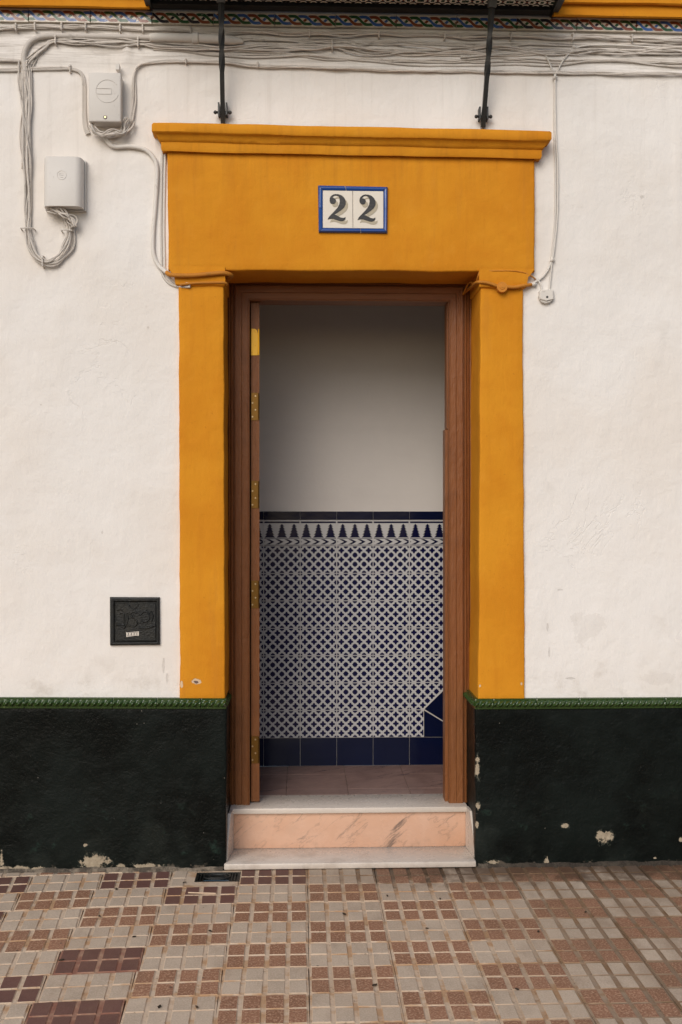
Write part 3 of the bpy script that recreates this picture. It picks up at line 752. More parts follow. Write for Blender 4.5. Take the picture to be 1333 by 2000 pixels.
for (d0, d1, z0, z1, nm) in ((0, .09, .232, ztop, 'stile'), (LW-.09, LW, .232, ztop, 'stile'), (.09, LW-.09, .232, .46, 'rail'), (.09, LW-.09, ztop-.12, ztop, 'rail'), (.09, LW-.09, 1.15, 1.30, 'rail')):
    mb = MB(); leaf_box(mb, 0, th, d0, d1, z0, z1); mb.build(nm, 'wood', leaf)
for (z0, z1) in ((.46, 1.15), (1.30, ztop-.12)):
    mb = MB(); leaf_box(mb, .010, th-.010, .085, LW-.085, z0-.005, z1+.005); mb.build('panel', 'wood', leaf)
for i, (pa, pb) in enumerate(((642, 694), (767, 821), (939, 993), (1134, 1188), (1438, 1491))):
    z0, z1 = P(498, pb, .27)[1], P(498, pa, .27)[1]; mt = 'hingepaint' if i == 0 else 'brass'
    mb = MB(); xa, xb = hx0+.001, hx0+th*.84
    if i == 0: poly = [(xa, z0), (xb-.002, z0), (xb, z0+.05), (xb-.001, z1-.022), (xb-.006, z1-.006), (xb-.015, z1), (xa, z1)]
    else: poly = [(xa, z0), (xb, z0), (xb, z1), (xa, z1)]
    mb.prism(poly, .2693, .275, 0, .0006)
    mb.cyl((xb+.003, .2715, z0+.002), (0, 0, 1), .0038, z1-z0-.004, 8, 0)
    for k in range(4):
        zz = z1-(z1-z0)*(.12+.25*k); xx = xa+(xb-xa)*(.62 if k % 2 == 0 else .20)
        mb.cyl((xx, .2693, zz), (0, -1, 0), .0048, .0013, 9, 1, .0036)
    h = mb.build('hinge', mt, leaf, mats=[mt, 'screw' if i else 'hingepaint'])
    if i == 0: h['label'] = 'top hinge daubed with bright ochre paint'

# ---- steps
step = empty('doorstep', (PX(690), .09, 0), house); step['label'] = 'marble doorstep with pink veined riser'
TZ, LZ = .225, .031
def rbox(name, x0, x1, y0, y1, z0, z1, mat, parent, b=.004, seg=2):
    bm = bmesh.new(); mb = MB().box(x0, x1, y0, y1, z0, z1)
    vv = [bm.verts.new(v) for v in mb.v]
    for f in mb.f: bm.faces.new([vv[i] for i in f])
    bmesh.ops.bevel(bm, geom=list(bm.edges), offset=b, segments=seg, affect='EDGES', profile=.5)
    c = ((x0+x1)/2, (y0+y1)/2, (z0+z1)/2); bmesh.ops.translate(bm, verts=list(bm.verts), vec=(-c[0], -c[1], -c[2]))
    me = bpy.data.meshes.new(name); bm.to_mesh(me); bm.free(); me.materials.append(M[mat]); me.shade_smooth(); me.set_sharp_from_angle(angle=R(35))
    return place(bpy.data.objects.new(name, me), parent, c)
rbox('tread', PX(438, -.03), PX(930.5, -.03), -.032, .205, .004, LZ, 'cream', step, .005)
rbox('riser', PX(455, .19), PX(911, .19), .190, .215, LZ+.0005, TZ-.027, 'pink', step, .002)
rbox('threshold', PX(449, .175), PX(914, .175), .170, .412, TZ-.026, TZ, 'cream', step, .004)
for s_, (xf, xb_) in enumerate(((PX(445.0, .0), PX(457, .19)), (PX(927.5, .0), PX(909.5, .19)))):
    t = .013*(-1 if s_ == 0 else 1); z0, z1 = LZ+.001, TZ-.002
    pts = [(xf, .012, z0), (xb_, .186, z0), (xb_, .186, z1), (xf*.45+xb_*.55, .10, z1), (xf, .020, z0+.07)]
    vs = pts+[(x_+t, y_, z_) for x_, y_, z_ in pts]; n = 5
    fs = [tuple(range(n)), tuple(range(2*n-1, n-1, -1))]+[(i, n+i, n+(i+1) % n, (i+1) % n) for i in range(n)]
    if s_ == 0: fs = [f[::-1] for f in fs]
    mesh('side_panel', vs, fs, 'cream', step)

# ---- entrance hall behind the door
hall = empty('entrance_hall', (PX(690), .7, TZ), house); hall['label'] = 'dim entrance hall seen through the open door'
BY, HXL, HXR, HZ = 1.03, PX(489, .6)-.12, 2.45, 3.05
def quadm(name, pts, mat): return mesh(name, pts, [(0, 1, 2, 3)], mat, hall)
o = mesh('back_wall', [(HXL, BY, TZ), (HXR, BY, TZ), (HXR, BY, HZ), (HXL, BY, HZ)], [(0, 1, 2, 3)], 'inside', hall)
back = o; WLOC[o.name] = Vector(o.location)+WLOC[hall.name]
quadm('side_wall', [(HXL, .34, TZ), (HXL, BY, TZ), (HXL, BY, HZ), (HXL, .34, HZ)], 'inside')
quadm('side_wall', [(HXR, BY, TZ), (HXR, .34, TZ), (HXR, .34, HZ), (HXR, BY, HZ)], 'inside')
quadm('ceiling', [(HXL, .34, HZ), (HXL, BY, HZ), (HXR, BY, HZ), (HXR, .34, HZ)], 'inside')
IY = .348
mb = MB()
for (x0, x1, z0, z1) in ((HXL, FXL+.06, TZ, HZ), (FXR-.06, HXR, TZ, HZ), (FXL+.06, FXR-.06, FZT-.06, HZ)):
    mb.box(x0, x1, IY-.012, IY+.02, z0, z1)
mb.build('front_wall', 'inside', hall)
# tiled dado on the back wall
TW, TH = .2005, .1507
zb = P(690, 1440, BY)[1]
cx0 = PX(586.8, BY)
def tile_me(name, wd_, ht, mat, thick=.009):
    mb = MB(); a_, b_ = wd_/2-.0008, ht/2-.0008
    mb.prism([(-a_, -b_), (a_, -b_), (a_, b_), (-a_, b_)], -thick, 0, 0, .0010)
    me = bpy.data.meshes.new(name); me.from_pydata(mb.v, [], mb.f); me.materials.append(M[mat]); return me
base_h = zb-TZ
me_star, me_bord, me_cap, me_base = tile_me('wall_tile', TW, TH, 'star'), tile_me('border_tile', TW, .142, 'border'), tile_me('cap_tile', TW, .047, 'navy', .012), tile_me('skirting_tile', TW, base_h, 'navy', .010)
tz_top = zb+7*TH
mesh('grout', [(HXL, BY-.006, TZ), (HXR, BY-.006, TZ), (HXR, BY-.006, tz_top+.19), (HXL, BY-.006, tz_top+.19), (HXL, BY, tz_top+.19), (HXR, BY, tz_top+.19)], [(0, 1, 2, 3), (3, 2, 5, 4)], 'grout', back)
jt = lambda: random.uniform(-.0006, .0006)
for k in range(-3, 9):
    xx = cx0+TW*(k+.5)
    if xx+TW/2 < HXL: continue
    share('skirting_tile', me_base, back, (xx, BY, TZ+base_h/2), (jt(), 0, jt()))
    for r in range(7): share('wall_tile', me_star, back, (xx+jt(), BY+jt()*.5, zb+TH*(r+.5)), (jt()*3, jt()*2, jt()*3))
    share('border_tile', me_bord, back, (xx, BY, tz_top+.0715), (jt()*3, 0, jt()*3))
    share('cap_tile', me_cap, back, (xx, BY, tz_top+.1435+.0235), (jt()*3, 0, jt()*3))
# stepped navy skirting where the stair begins, laid over the patterned tiles
q = lambda a_, b_: P(a_, b_, BY-.012)
rise = [(828.5, 1387), (828.5, 1439.3), (905, 1439.3), (905, 1433)]
MB().prism([q(*t) for t in [(827.6, 1384.8), (827.6, 1440), (913, 1440), (913, 1304), (868, 1346)]], BY-.0112, BY-.004).build('grout', 'grout', back)
for poly in ([(828.5, 1387.2), (828.5, 1439.3), (912, 1439.3), (912, 1437.5)], [(829.5, 1385.0), (868, 1347.5), (912, 1306), (912, 1435.5)]):
    MB().prism([q(*t) for t in poly], BY-.0145, BY-.0105, 0, .0008).build('skirting_tile', 'navy', back)
# stair rising to the right, beyond the jamb
for k in range(4):
    sx = PX(905, .7)+.27*k
    rbox('stair_step', sx, HXR-.01, .372, BY-.013, TZ+.175*k, TZ+.175*(k+1)-.0005, 'floor', hall, .004)
# marble floor tiles
fl0 = PX(672, BY); FP = .3087
for i in range(-3, 8):
    for j in range(3):
        xa, xb = fl0+FP*(i-.0)+.0008, fl0+FP*(i+1)-.0008; yb = .835+FP*(1-j)-.0008; ya = yb-FP+.0016
        xa, xb, ya, yb = max(xa, HXL), min(xb, HXR), max(ya, .413), min(yb, BY)
        if xb-xa < .02 or yb-ya < .02: continue
        rbox('floor_tile', xa, xb, ya, yb, TZ-.02, TZ-.001+random.uniform(-.0004, .0004), 'floor', hall, .0012, 1)
mesh('floor_bed', [(HXL, .33, TZ-.006), (HXR, .33, TZ-.006), (HXR, BY, TZ-.006), (HXL, BY, TZ-.006)], [(0, 1, 2, 3)], 'mortar', hall)

# ------------------------------------------------------------------ balcony
BZ = P(690, 21, -.03)[1]
bal = empty('balcony', (PX(690), -.2, BZ)); tag(bal, 'black iron balcony with tiled underside held by two twisted struts', 'balcony')
bxl, bxr, BD = PX(300, 0), PX(1072, 0), .34
tl = .0
mb = MB()
mb.box(bxl, bxr, -.066, -.012, BZ, BZ+.05); mb.build('back_bar', 'iron', bal)
MB().box(bxl, bxr, -BD, -BD+.05, BZ, BZ+.06).build('front_bar', 'iron', bal)
for (xa, xb) in ((bxl-.026, bxl-.001), (bxr+.001, bxr+.030)):
    MB().box(xa, xb, -BD-.005, -.0122, BZ-.008, BZ+.075).build('side_bar', 'iron', bal)
mb = MB(); nt = 9; tw_ = (bxr-bxl)/nt; a_ = tw_/2-.001
mb.prism([(-a_, -.094), (a_, -.094), (a_, .094), (-a_, .094)], 0, .02)
vs = [(v[0], v[2], v[1]) for v in mb.v]; sme = bpy.data.meshes.new('soffit_tile'); sme.from_pydata(vs, [], [f[::-1] for f in mb.f]); sme.materials.append(M['soffit'])
for i in range(nt):
    share('soffit_tile', sme, bal, (bxl+tw_*(i+.5), -.172, BZ+.012))
MB().box(bxl, bxr, -BD+.05, -.0755, BZ+.034, BZ+.11).build('slab', 'ground', bal)
for k, (b_, t_) in enumerate((((436, 241), (432, -8)), ((943.5, 249), (963, -8)))):
    B = Vector((P(*b_, -.016)[0], -.016, P(*b_, -.016)[1])); yT = -.185; T = Vector((P(*t_, yT)[0], yT, BZ+.03))
    st = empty('strut', B, bal); st['label'] = 'twisted square iron strut, ' + ('left one' if k == 0 else 'right one')
    n = 60; pts = [B.lerp(T, i/n)+Vector((0, -.012*math.sin(math.pi*i/n), 0)) for i in range(n+1)]
    roll = [R(45)+R(90)*(2 if True else 0)*min(1, max(0, (i/n-.38)/.34))*1.0 for i in range(n+1)]
    ro = []
    for i in range(n+1):
        t = min(1, max(0, (i/n-.36)/.42)); ro.append(R(45)+R(225)*t)
    MB().tube(pts, .0140, 4, 0, True, ro).build('twisted_bar', 'iron', st, smooth=25)
    # wall bracket with bolt
    mb = MB(); c_ = B+Vector((0, .008, .055)); mb.box(B.x-.021, B.x-.014, -.045, .004, c_.z-.025, c_.z+.03); mb.box(B.x+.014, B.x+.021, -.045, .004, c_.z-.025, c_.z+.03)
    mb.build('bracket', 'iron', st)
    mb = MB(); zb_ = c_.z-.012; mb.tube([(B.x-.036, -.034, zb_), (B.x+.036, -.034, zb_)], .006, 8); mb.ball((B.x-.033, -.034, zb_), .0085); mb.ball((B.x+.033, -.034, zb_), .0085); mb.build('bolt', 'iron', st, smooth=30)
    # clamp at the top
    C_ = B.lerp(T, .93); D_ = (T-B).normalized()
    mb = MB(); mb.tube([C_-D_*.035+Vector((0, -.012, 0)), C_+D_*.06+Vector((0, -.012, 0))], .0255, 4, 0, True, [R(45), R(45)])
    mb.tube([C_+Vector((-.042, -.014, .025)), C_+Vector((.042, -.014, .025))], .011, 8)
    mb.build('clamp', 'steel', st, smooth=30)

# ------------------------------------------------------------------ house number
YN = YL-.001
plq = empty('house_number', (PX(690, YL), YL, P(690, 457, YL)[1])); tag(plq, 'glazed tile house number 22 with blue border on ochre lintel', 'house number')
qn = lambda a_, b_: P(600+a_*.15, 330+b_*.15, YN-.004)
TWO = [(270,662),(283,632),(315,598),(360,552),(398,508),(420,465),(427,425),(423,390),(408,362),(380,348),(352,352),(334,368),(326,384),(345,382),(368,395),(378,420),(370,447),(348,463),(322,460),(303,445),(294,420),(296,390),(308,364),(335,342),(370,332),(412,335),(455,352),(487,385),(504,425),(502,468),(482,508),(445,542),(400,572),(352,598),(378,604),(408,622),(440,638),(470,644),(488,639),(501,630),(499,655),(483,676),(455,686),(420,682),(380,668),(345,656),(310,652),(287,656)]
tl_ = [[(207, 283), (592, 289), (596, 776), (207, 772)], [(600, 289), (994, 294), (994, 780), (604, 776)]]
for k, t in enumerate(tl_):
    mb = MB(); mb.prism([qn(*p_) for p_ in t], YN-.009, YN+.006, 0, .0012); nt_ = mb.build('number_tile', 'numtile', plq)
    dx, dy = (0, 0) if k == 0 else (388, 6)
    sh = MB(); m2 = [(a_+dx+30, b_+dy+38) for a_, b_ in TWO]
    sh.prism([qn(*p_) for p_ in m2], YN-.0105, YN-.0085); sh.build('numeral_shade', 'numshade', nt_)
    sh = MB(); sh.prism([qn(a_+dx, b_+dy) for a_, b_ in TWO], YN-.0125, YN-.0086, 0, .0006); sh.build('numeral', 'numblack', nt_)
O = [(143, 215), (1052, 235), (1045, 836), (152, 828)]; I = [(204, 281), (997, 291), (997, 783), (204, 775)]
lerp = lambda a_, b_, t: (a_[0]+(b_[0]-a_[0])*t, a_[1]+(b_[1]-a_[1])*t)
for e, cut in ((0, .385), (1, .485), (2, .385), (3, .515)):
    a_, b_, c_, d_ = O[e], O[(e+1) % 4], I[(e+1) % 4], I[e]
    for (t0, t1) in ((0.006, cut-.005), (cut+.005, .994)):
        o0, o1, i1, i0 = [qn(*p_) for p_ in (lerp(a_, b_, t0), lerp(a_, b_, t1), lerp(d_, c_, t1), lerp(d_, c_, t0))]
        vs, fs = [], []
        for t, yy in ((0, YN+.006), (0, YN-.006), (.15, YN-.0115), (.4, YN-.0145), (.7, YN-.0135), (1, YN-.009), (1, YN+.006)):
            for o_, i_ in ((o0, i0), (o1, i1)): vs.append((o_[0]+(i_[0]-o_[0])*t, yy, o_[1]+(i_[1]-o_[1])*t))
        for r in range(6): fs.append((2*r, 2*r+1, 2*r+3, 2*r+2))
        fs += [tuple(range(0, 14, 2)), tuple(range(13, 0, -2))]
        mesh('border_tile', vs, [f[::-1] for f in fs], 'cobalt', plq, smooth=40)
mb = MB(); mb.prism([qn(*p_) for p_ in O], YN-.004, YN+.004); mb.build('mortar_bed', 'grout', plq)

# ------------------------------------------------------------------ meter cover
mc = empty('meter_cover', (PX(263), 0, P(263, 1262)[1])); tag(mc, 'black cast iron meter cover let into the white wall', 'meter cover')
qc = lambda a_, b_: P(205+a_*.09, 1155+b_*.09, -.01)
def ringp(o_, i_): return o_, i_
mb = MB()
OUT = [(105, 120), (1195, 125), (1200, 1165), (110, 1180)]; INN = [(215, 235), (1130, 235), (1130, 1085), (215, 1090)]
vs, fs = [], []
for y_, ring_ in ((.012, OUT), (-.010, [(112, 128), (1188, 133), (1192, 1158), (117, 1172)]), (-.013, [(150, 165), (1160, 168), (1160, 1125), (150, 1135)]), (-.012, [(190, 210), (1140, 210), (1140, 1105), (192, 1112)]), (-.003, INN)):
    vs += [(qc(*p_)[0], y_, qc(*p_)[1]) for p_ in ring_]
for r in range(4):
    for i in range(4): k = (i+1) % 4; fs.append((r*4+i, r*4+k, (r+1)*4+k, (r+1)*4+i))
mesh('frame', vs, fs, 'cast', mc)
MB().prism([qc(*p_) for p_ in INN], -.0045, .006).build('back_plate', 'cast', mc)
lid = MB(); LID = [(230, 265), (500, 265), (590, 370), (650, 400), (720, 390), (840, 265), (1085, 260), (1110, 290), (1110, 1070), (1085, 1075), (235, 1075)]
lid.prism([qc(*p_) for p_ in LID], -.0095, .004, 0, .002); lidob = lid.build('lid', 'cast', mc)
mb = MB(); mb.prism([qc(660+75*math.cos(t*.628), 300+75*math.sin(t*.628)) for t in range(10)], -.007, .004, 0, .002); mb.build('latch', 'cast', mc)
# raised worn monogram, rim lines
def ridge(pts, r, y=-.0095):
    m_ = MB(); m_.tube([(qc(*p_)[0], y, qc(*p_)[1]) for p_ in cr([(a_, b_, 0) for a_, b_ in pts], 5) for p_ in [(p_.x, p_.y)]], r, 6); return m_
for pts in ([(330, 480), (375, 460), (415, 490), (420, 600), (420, 720), (330, 730), (250, 720)], [(690, 470), (620, 440), (560, 490), (600, 560), (680, 620), (700, 690), (640, 760), (540, 740), (470, 700), (440, 770), (400, 810)],
            [(770, 520), (830, 450), (930, 450), (970, 540), (930, 640), (840, 660), (790, 610)], [(990, 440), (1040, 520), (1020, 640)], [(740, 780), (860, 800), (960, 790), (1050, 750), (1100, 740)], [(270, 410), (320, 380), (380, 410)], [(480, 470), (500, 590), (480, 680)]):
    ridge(pts, .0042).build('monogram', 'cast', lidob, smooth=True)
sp = [qc(468, 885), qc(742, 868), qc(742, 962), qc(470, 990)]
so = MB().prism(sp, -.0112, -.0090).build('sticker', 'sticker', mc); so['label'] = 'small torn white sticker with dark print'

# ------------------------------------------------------------------ junction boxes
def jbox(name, x0, x1, y0, y1, z0, z1, b, mat, parent): return rbox(name, x0, x1, y0, y1, z0, z1, mat, parent, b, 3)
b1 = empty('junction_box', (PX(206), 0, P(206, 240)[1])); tag(b1, 'white plastic junction box with embossed circle and screw on its lid', 'junction box', 'painted junction boxes')
YB = -.075
x0, x1 = PX(173, YB), PX(237, YB); z0, z1 = P(205, 238, YB)[1], P(205, 141, YB)[1]
jbox('housing', x0+.003, x1-.003, -.055, .01, z0+.004, z1-.003, .006, 'box', b1)
ld = jbox('lid', x0, x1, YB, -.045, z0, z1, .007, 'box', b1)
cx, cz = P(210, 178, YB)
vs, fs = [], []; n = 40; r0, r1 = .0490, .0515
mb = MB(); pts = [(cx+.0505*math.cos(2*math.pi*i/n), YB-.0002, cz+.0505*math.sin(2*math.pi*i/n)) for i in range(4, n-1)]
mb.tube(pts, .0016, 6); mb.box(cx-.045, cx+.018, YB-.0022, YB+.002, cz+.011, cz+.0135); mb.box(cx-.045, cx+.018, YB-.0022, YB+.002, cz-.0135, cz-.011); mb.box(cx+.016, cx+.0185, YB-.0022, YB+.002, cz-.0110, cz+.0110); mb.build('emblem', 'box', ld, smooth=30)
sx, sz = P(206, 229, YB); mb = MB(); mb.cyl((sx, YB+.001, sz), (0, -1, 0), .0095, .0035, 12, 0, .008); mb.cyl((sx, YB-.0024, sz), (0, -1, 0), .005, .0015, 8, 1); mb.build('screw', 'steel', ld, mats=['steel', 'screw'])
mb = MB(); tx, tz = P(231, 134, -.03); mb.box(tx-.008, tx+.008, -.045, -.01, tz-.01, tz+.016); mb.build('lug', 'box', b1)
b2 = empty('junction_box', (PX(123), 0, P(123, 405)[1])); tag(b2, 'plain white junction box with a bundle of wires entering its underside', 'junction box', 'painted junction boxes')
YB = -.085
x0, x1 = PX(83, YB), PX(160, YB); z0, z1 = P(120, 402, YB)[1], P(120, 305, YB)[1]
MB().box(x0-.001, x1+.006, -.022, .01, z0-.004, z1+.002).build('base', 'box', b2)
mb = MB(); xs_ = [0, .004, .010, .020, .032]; ys_ = [.055, .022, .010, .003, 0]; W_ = x1-x0
prf = [(x0+a_, YB+b_) for a_, b_ in zip(xs_, ys_)]+[(x1-a_, YB+b_) for a_, b_ in zip(xs_[::-1], ys_[::-1])]
n = len(prf); vs = [(a_, b_, z0) for a_, b_ in prf]+[(a_, b_, z1-.004) for a_, b_ in prf]+[((a_-(x0+x1)/2)*.985+(x0+x1)/2, b_+.004, z1) for a_, b_ in prf]
fs = [(r*n+i, r*n+i+1, (r+1)*n+i+1, (r+1)*n+i) for r in range(2) for i in range(n-1)]+[tuple(range(2*n, 3*n)), tuple(range(n-1, -1, -1))]
cv = mesh('cover', vs, fs, 'box', b2, smooth=45)
cx, cz = P(121, 342, YB); mb = MB(); mb.tube([(cx+.0200*math.cos(2*math.pi*i/24), YB, cz+.0200*math.sin(2*math.pi*i/24)) for i in range(25)], .0014, 6)
mb.tube([(cx+.010*math.cos(.9+4.4*i/12), YB, cz+.010*math.sin(.9+4.4*i/12)) for i in range(13)], .0013, 6); mb.box(cx-.006, cx+.008, YB-.0012, YB+.001, cz-.001, cz+.001); mb.build('emblem', 'box', cv, smooth=30)

# ------------------------------------------------------------------ cables
def wire_pts(pts, Y, k=12):
    return cr([(P(a_, b_, Y)[0], Y, P(a_, b_, Y)[1]) if len(t) == 2 else (P(a_, b_, t[2])[0], t[2], P(a_, b_, t[2])[1]) for t in pts for a_, b_ in [t[:2]]], k)
def bundle(name, label, pts, n, spread, r, mat='cable', Y=-.008, seed=0, depth=.008, clips=(), freq=2.0, cat='cable', group=None, ends=None, wob=.6, mats=None):
    ctr = wire_pts(pts, Y); root = empty(name, ctr[len(ctr)//2]); tag(root, label, cat, group)
    L = 0; ls = [0]
    for a_, b_ in zip(ctr[:-1], ctr[1:]): L += (b_-a_).length; ls.append(L)
    for i in range(n):
        ph = i*2.399+seed; out = []
        slot = (i+.5)/n*2-1
        for j, c_ in enumerate(ctr):
            t = (ctr[min(j+1, len(ctr)-1)]-ctr[max(j-1, 0)]).normalized(); nr = Vector((-t.z, 0, t.x))
            s_ = ls[j]; d_ = spread*(slot*.50+wob*1.45*mn.noise(Vector((s_*freq, ph*3.1, seed)))) if n > 1 else 0
            if clips:
                dm = min(abs(c_.x-PX(cp[0])) if abs(t.x) > .7 else abs(c_.z-P(cp[0], cp[1])[1]) for cp in clips); d_ *= 1-.45*math.exp(-(dm/.05)**2)
            e = depth*(.5+.9*mn.noise(Vector((s_*freq*1.3, ph*2.3, seed+9)))) if n > 1 else 0
            jx = .0016*mn.noise(Vector((s_*11, ph, seed+4)))+.0008*mn.noise(Vector((s_*40, ph, seed+5)))
            out.append(c_+nr*(d_+jx)+Vector((0, -max(0, e), 0)))
        MB().tube(out, r*random.uniform(.62, 1.05), 7).build('wire', mat, root, smooth=50)
    for cp in clips:
        a_, b_ = cp[:2]; hw = cp[2] if len(cp) > 2 else spread*1.0+.004
        x_, z_ = P(a_, b_, Y)
        m_ = MB()
        if len(cp) > 3 and cp[3] == 'h': m_.tube([(x_-hw, .004, z_), (x_-hw*.9, Y-depth-r*1.5, z_), (x_, Y-depth-r*2.2, z_+.001), (x_+hw*.9, Y-depth-r*1.5, z_), (x_+hw, .004, z_)], .0032, 6)
        else: m_.tube([(x_, .004, z_+hw), (x_, Y-depth-r*1.2, z_+hw*.85), (x_+.001, Y-depth-r*2.0, z_), (x_, Y-depth-r*1.2, z_-hw*.85), (x_, .004, z_-hw)], .0036, 6); m_.ball((x_, Y-depth-r*1.6, z_+hw*.4), .0055)
        m_.build('clip', mat, root, smooth=50)
    return root
bundle('cable_bundle', 'twisted limewashed cable bundle clipped just under the tile frieze', [(-420, 58), (-200, 57), (0, 57), (80, 54), (165, 54), (235, 57), (300, 59), (420, 63), (600, 66), (740, 68), (880, 72), (1010, 72), (1110, 74), (1230, 76), (1333, 80), (1500, 84), (1750, 88)],
       6, .0125, .0044, 'cable', -.007, 1, .012, [(33, 55), (70, 54), (122, 54), (169, 54), (236, 57), (280, 58), (373, 61), (605, 66), (740, 68), (868, 72), (997, 72), (1118, 74), (1233, 77)], 5.0, 'cable', 'cables along the wall', wob=.9)
bundle('cable_bundle', 'loose cable bundle running below the thick pipe, joining the hanging loop', [(53, 330), (50, 250), (49, 190), (50, 150), (58, 128), (70, 112), (88, 94), (110, 79), (180, 80), (260, 84), (330, 88), (420, 95), (520, 97), (650, 90), (720, 97), (840, 104), (960, 101), (1060, 102), (1200, 101), (1333, 100), (1500, 98), (1750, 98)],
       9, .0185, .0038, 'cable', -.006, 3, .014, [(110, 79), (271, 84), (649, 90)], 3.6, 'cable', 'cables along the wall', wob=1.3)
bundle('cable_bundle', 'thin painted-over cables sagging lowest but one across the wall', [(300, 96), (430, 104), (560, 110), (640, 114), (760, 120), (880, 122), (1000, 120), (1100, 122), (1230, 120), (1333, 124), (1500, 125), (1750, 126)],
       4, .015, .0040, 'cable', -.003, 5, .006, (), 3.5, 'cable', 'cables along the wall', wob=1.0)
bundle('cable_bundle', 'thin wires hugging the wall from the thick pipe to the right edge', [(455, 76), (560, 80), (700, 84), (860, 86), (1000, 88), (1150, 88), (1333, 90), (1500, 92), (1750, 94)],
       4, .012, .0038, 'cable', -.003, 6, .006, (), 3.5, 'cable', 'cables along the wall', wob=1.0)
bundle('cable_bundle', 'cables looping from the circle-marked box up and along the wall', [(199, 262), (219, 268), (238, 260), (256, 243), (262, 210), (262, 175), (262, 149), (270, 131), (290, 124), (338, 120), (364, 121), (435, 122), (500, 129), (640, 133), (760, 138), (880, 140), (1050, 142), (1200, 144), (1330, 146), (1500, 147), (1750, 148)],
       4, .0075, .0040, 'cable', -.006, 8, .009, [(364, 121), (504, 128)], 5.5, 'cable', 'cables along the wall', wob=.9)
bundle('cable_bundle', 'wires entering from the left edge into the hanging loop', [(-420, 112), (-200, 116), (0, 118), (30, 119), (46, 121), (56, 130), (60, 150), (60, 200), (57, 280), (56, 330)], 4, .0075, .0048, 'cable', -.009, 9, .009, [(54, 126, .014)], 3, 'cable', 'cables along the wall')
bundle('cable_bundle', 'flat painted band of wires bending down beside the circle-marked box', [(-420, 135), (-200, 137), (0, 137), (60, 135), (110, 134), (140, 135), (157, 141), (164, 156), (165, 190), (165, 225), (167, 248), (172, 262)], 6, .0135, .0046, 'cable', -.004, 11, .005, [(138, 135)], 3, 'cable', 'cables along the wall', wob=.3)
bundle('cable_loop', 'hanging loop of white wires rising into the plain junction box', [(50, 122), (48, 160), (52, 220), (55, 290), (55, 360), (54, 440), (60, 480), (76, 506), (97, 514), (118, 503), (134, 478), (138, 450), (130, 425), (122, 404, -.04)],
       9, .0240, .0047, 'cable', -.008, 13, .022, [(56, 449, .030, 'h'), (133, 453, .026, 'h'), (86, 512, .026)], 3.2, 'cable', wob=1.05)
bundle('cable_tangle', 'short tangle of wires under the plain junction box', [(95, 410, -.03), (112, 412, -.04), (130, 420, -.04), (143, 432, -.03), (147, 445)], 8, .019, .0042, 'cable', -.02, 17, .03, (), 12, 'cable', wob=1.7)
bundle('cable_tangle', 'knotted wires below the circle-marked box', [(178, 246, -.03), (188, 255, -.03), (205, 262, -.035), (225, 258, -.035), (240, 262, -.03), (252, 250, -.02), (257, 236)], 7, .015, .0044, 'cable', -.02, 19, .03, (), 12, 'cable', wob=1.7)
# thick conduit and pipe
o = MB().tube(wire_pts([(50, 140), (47, 116), (50, 98), (60, 82), (78, 73), (104, 70), (150, 71), (220, 72), (302, 74)], -.013), .0125, 10)
cd = o.build('conduit', 'cable', None, None, 60); tag(cd, 'painted conduit bending from the hanging loop along the wall', 'conduit')
pp = wire_pts([(294, 74), (302, 74), (380, 75), (430, 77), (462, 80), (476, 82)], -.020, 6)
mb = MB(); mb.tube(pp, [.012+.009*min(1, i/6) if i < len(pp)-9 else .021-.0018*(i-len(pp)+9) for i in range(len(pp))], 14)
pipe = empty('wall_pipe', pp[len(pp)//2]); tag(pipe, 'stubby thick white pipe with coupling set into the wall', 'pipe')
mb.build('pipe', 'cable_clean', pipe, smooth=60)
mb = MB(); ca, cb = wire_pts([(376, 75), (389, 75)], -.020, 1); mb.tube([ca, ca+Vector((.004, 0, 0)), cb-Vector((.004, 0, 0)), cb], [.0225, .0265, .0265, .0225], 14); mb.build('coupling', 'cable_clean', pipe, smooth=40)
# conduit running down the left side of the surround, ochre where it crosses it
cdl = empty('conduit', (PX(303), -.01, P(303, 420)[1])); tag(cdl, 'white conduit snaking down beside the ochre lintel and over its corner', 'conduit')
MB().tube(wire_pts([(197, 258, -.03), (206, 270, -.02), (222, 286), (255, 286), (283, 292), (300, 308), (307, 332), (304, 400), (300, 450), (300, 492), (309, 517), (327, 533, -.026)], -.012), .0098, 9).build('white_run', 'cable_clean', cdl, smooth=60)
MB().tube(wire_pts([(326, 532, -.026), (335, 537, -.045), (372, 538, -.047), (410, 535, -.047), (436, 533, -.045), (449, 536, -.030), (452, 540, .0), (440, 548, .06)], -.045), .0098, 9).build('ochre_run', 'cable_ochre', cdl, smooth=60)
c2 = empty('cable_bundle', (PX(318), -.005, P(318, 420)[1])); tag(c2, 'pair of painted wires tight against the left edge of the ochre lintel', 'cable')
for d_ in (0, 6): MB().tube(wire_pts([(300+d_*2, 262+d_), (316+d_, 285), (316+d_, 340), (315+d_, 440), (316+d_, 500), (317+d_, 532-d_), (327+d_, 550-d_), (345, 559-d_, -.010), (372, 560-d_, -.028 if d_ == 0 else -.034)], -.006), .0062, 7).build('wire', 'cable_clean', c2, smooth=60)
MB().tube(wire_pts([(352, 556), (380, 553), (410, 552), (438, 552), (444, 556, -.02)], -.034), .006, 7).build('ochre_run', 'cable_ochre', c2, smooth=60)
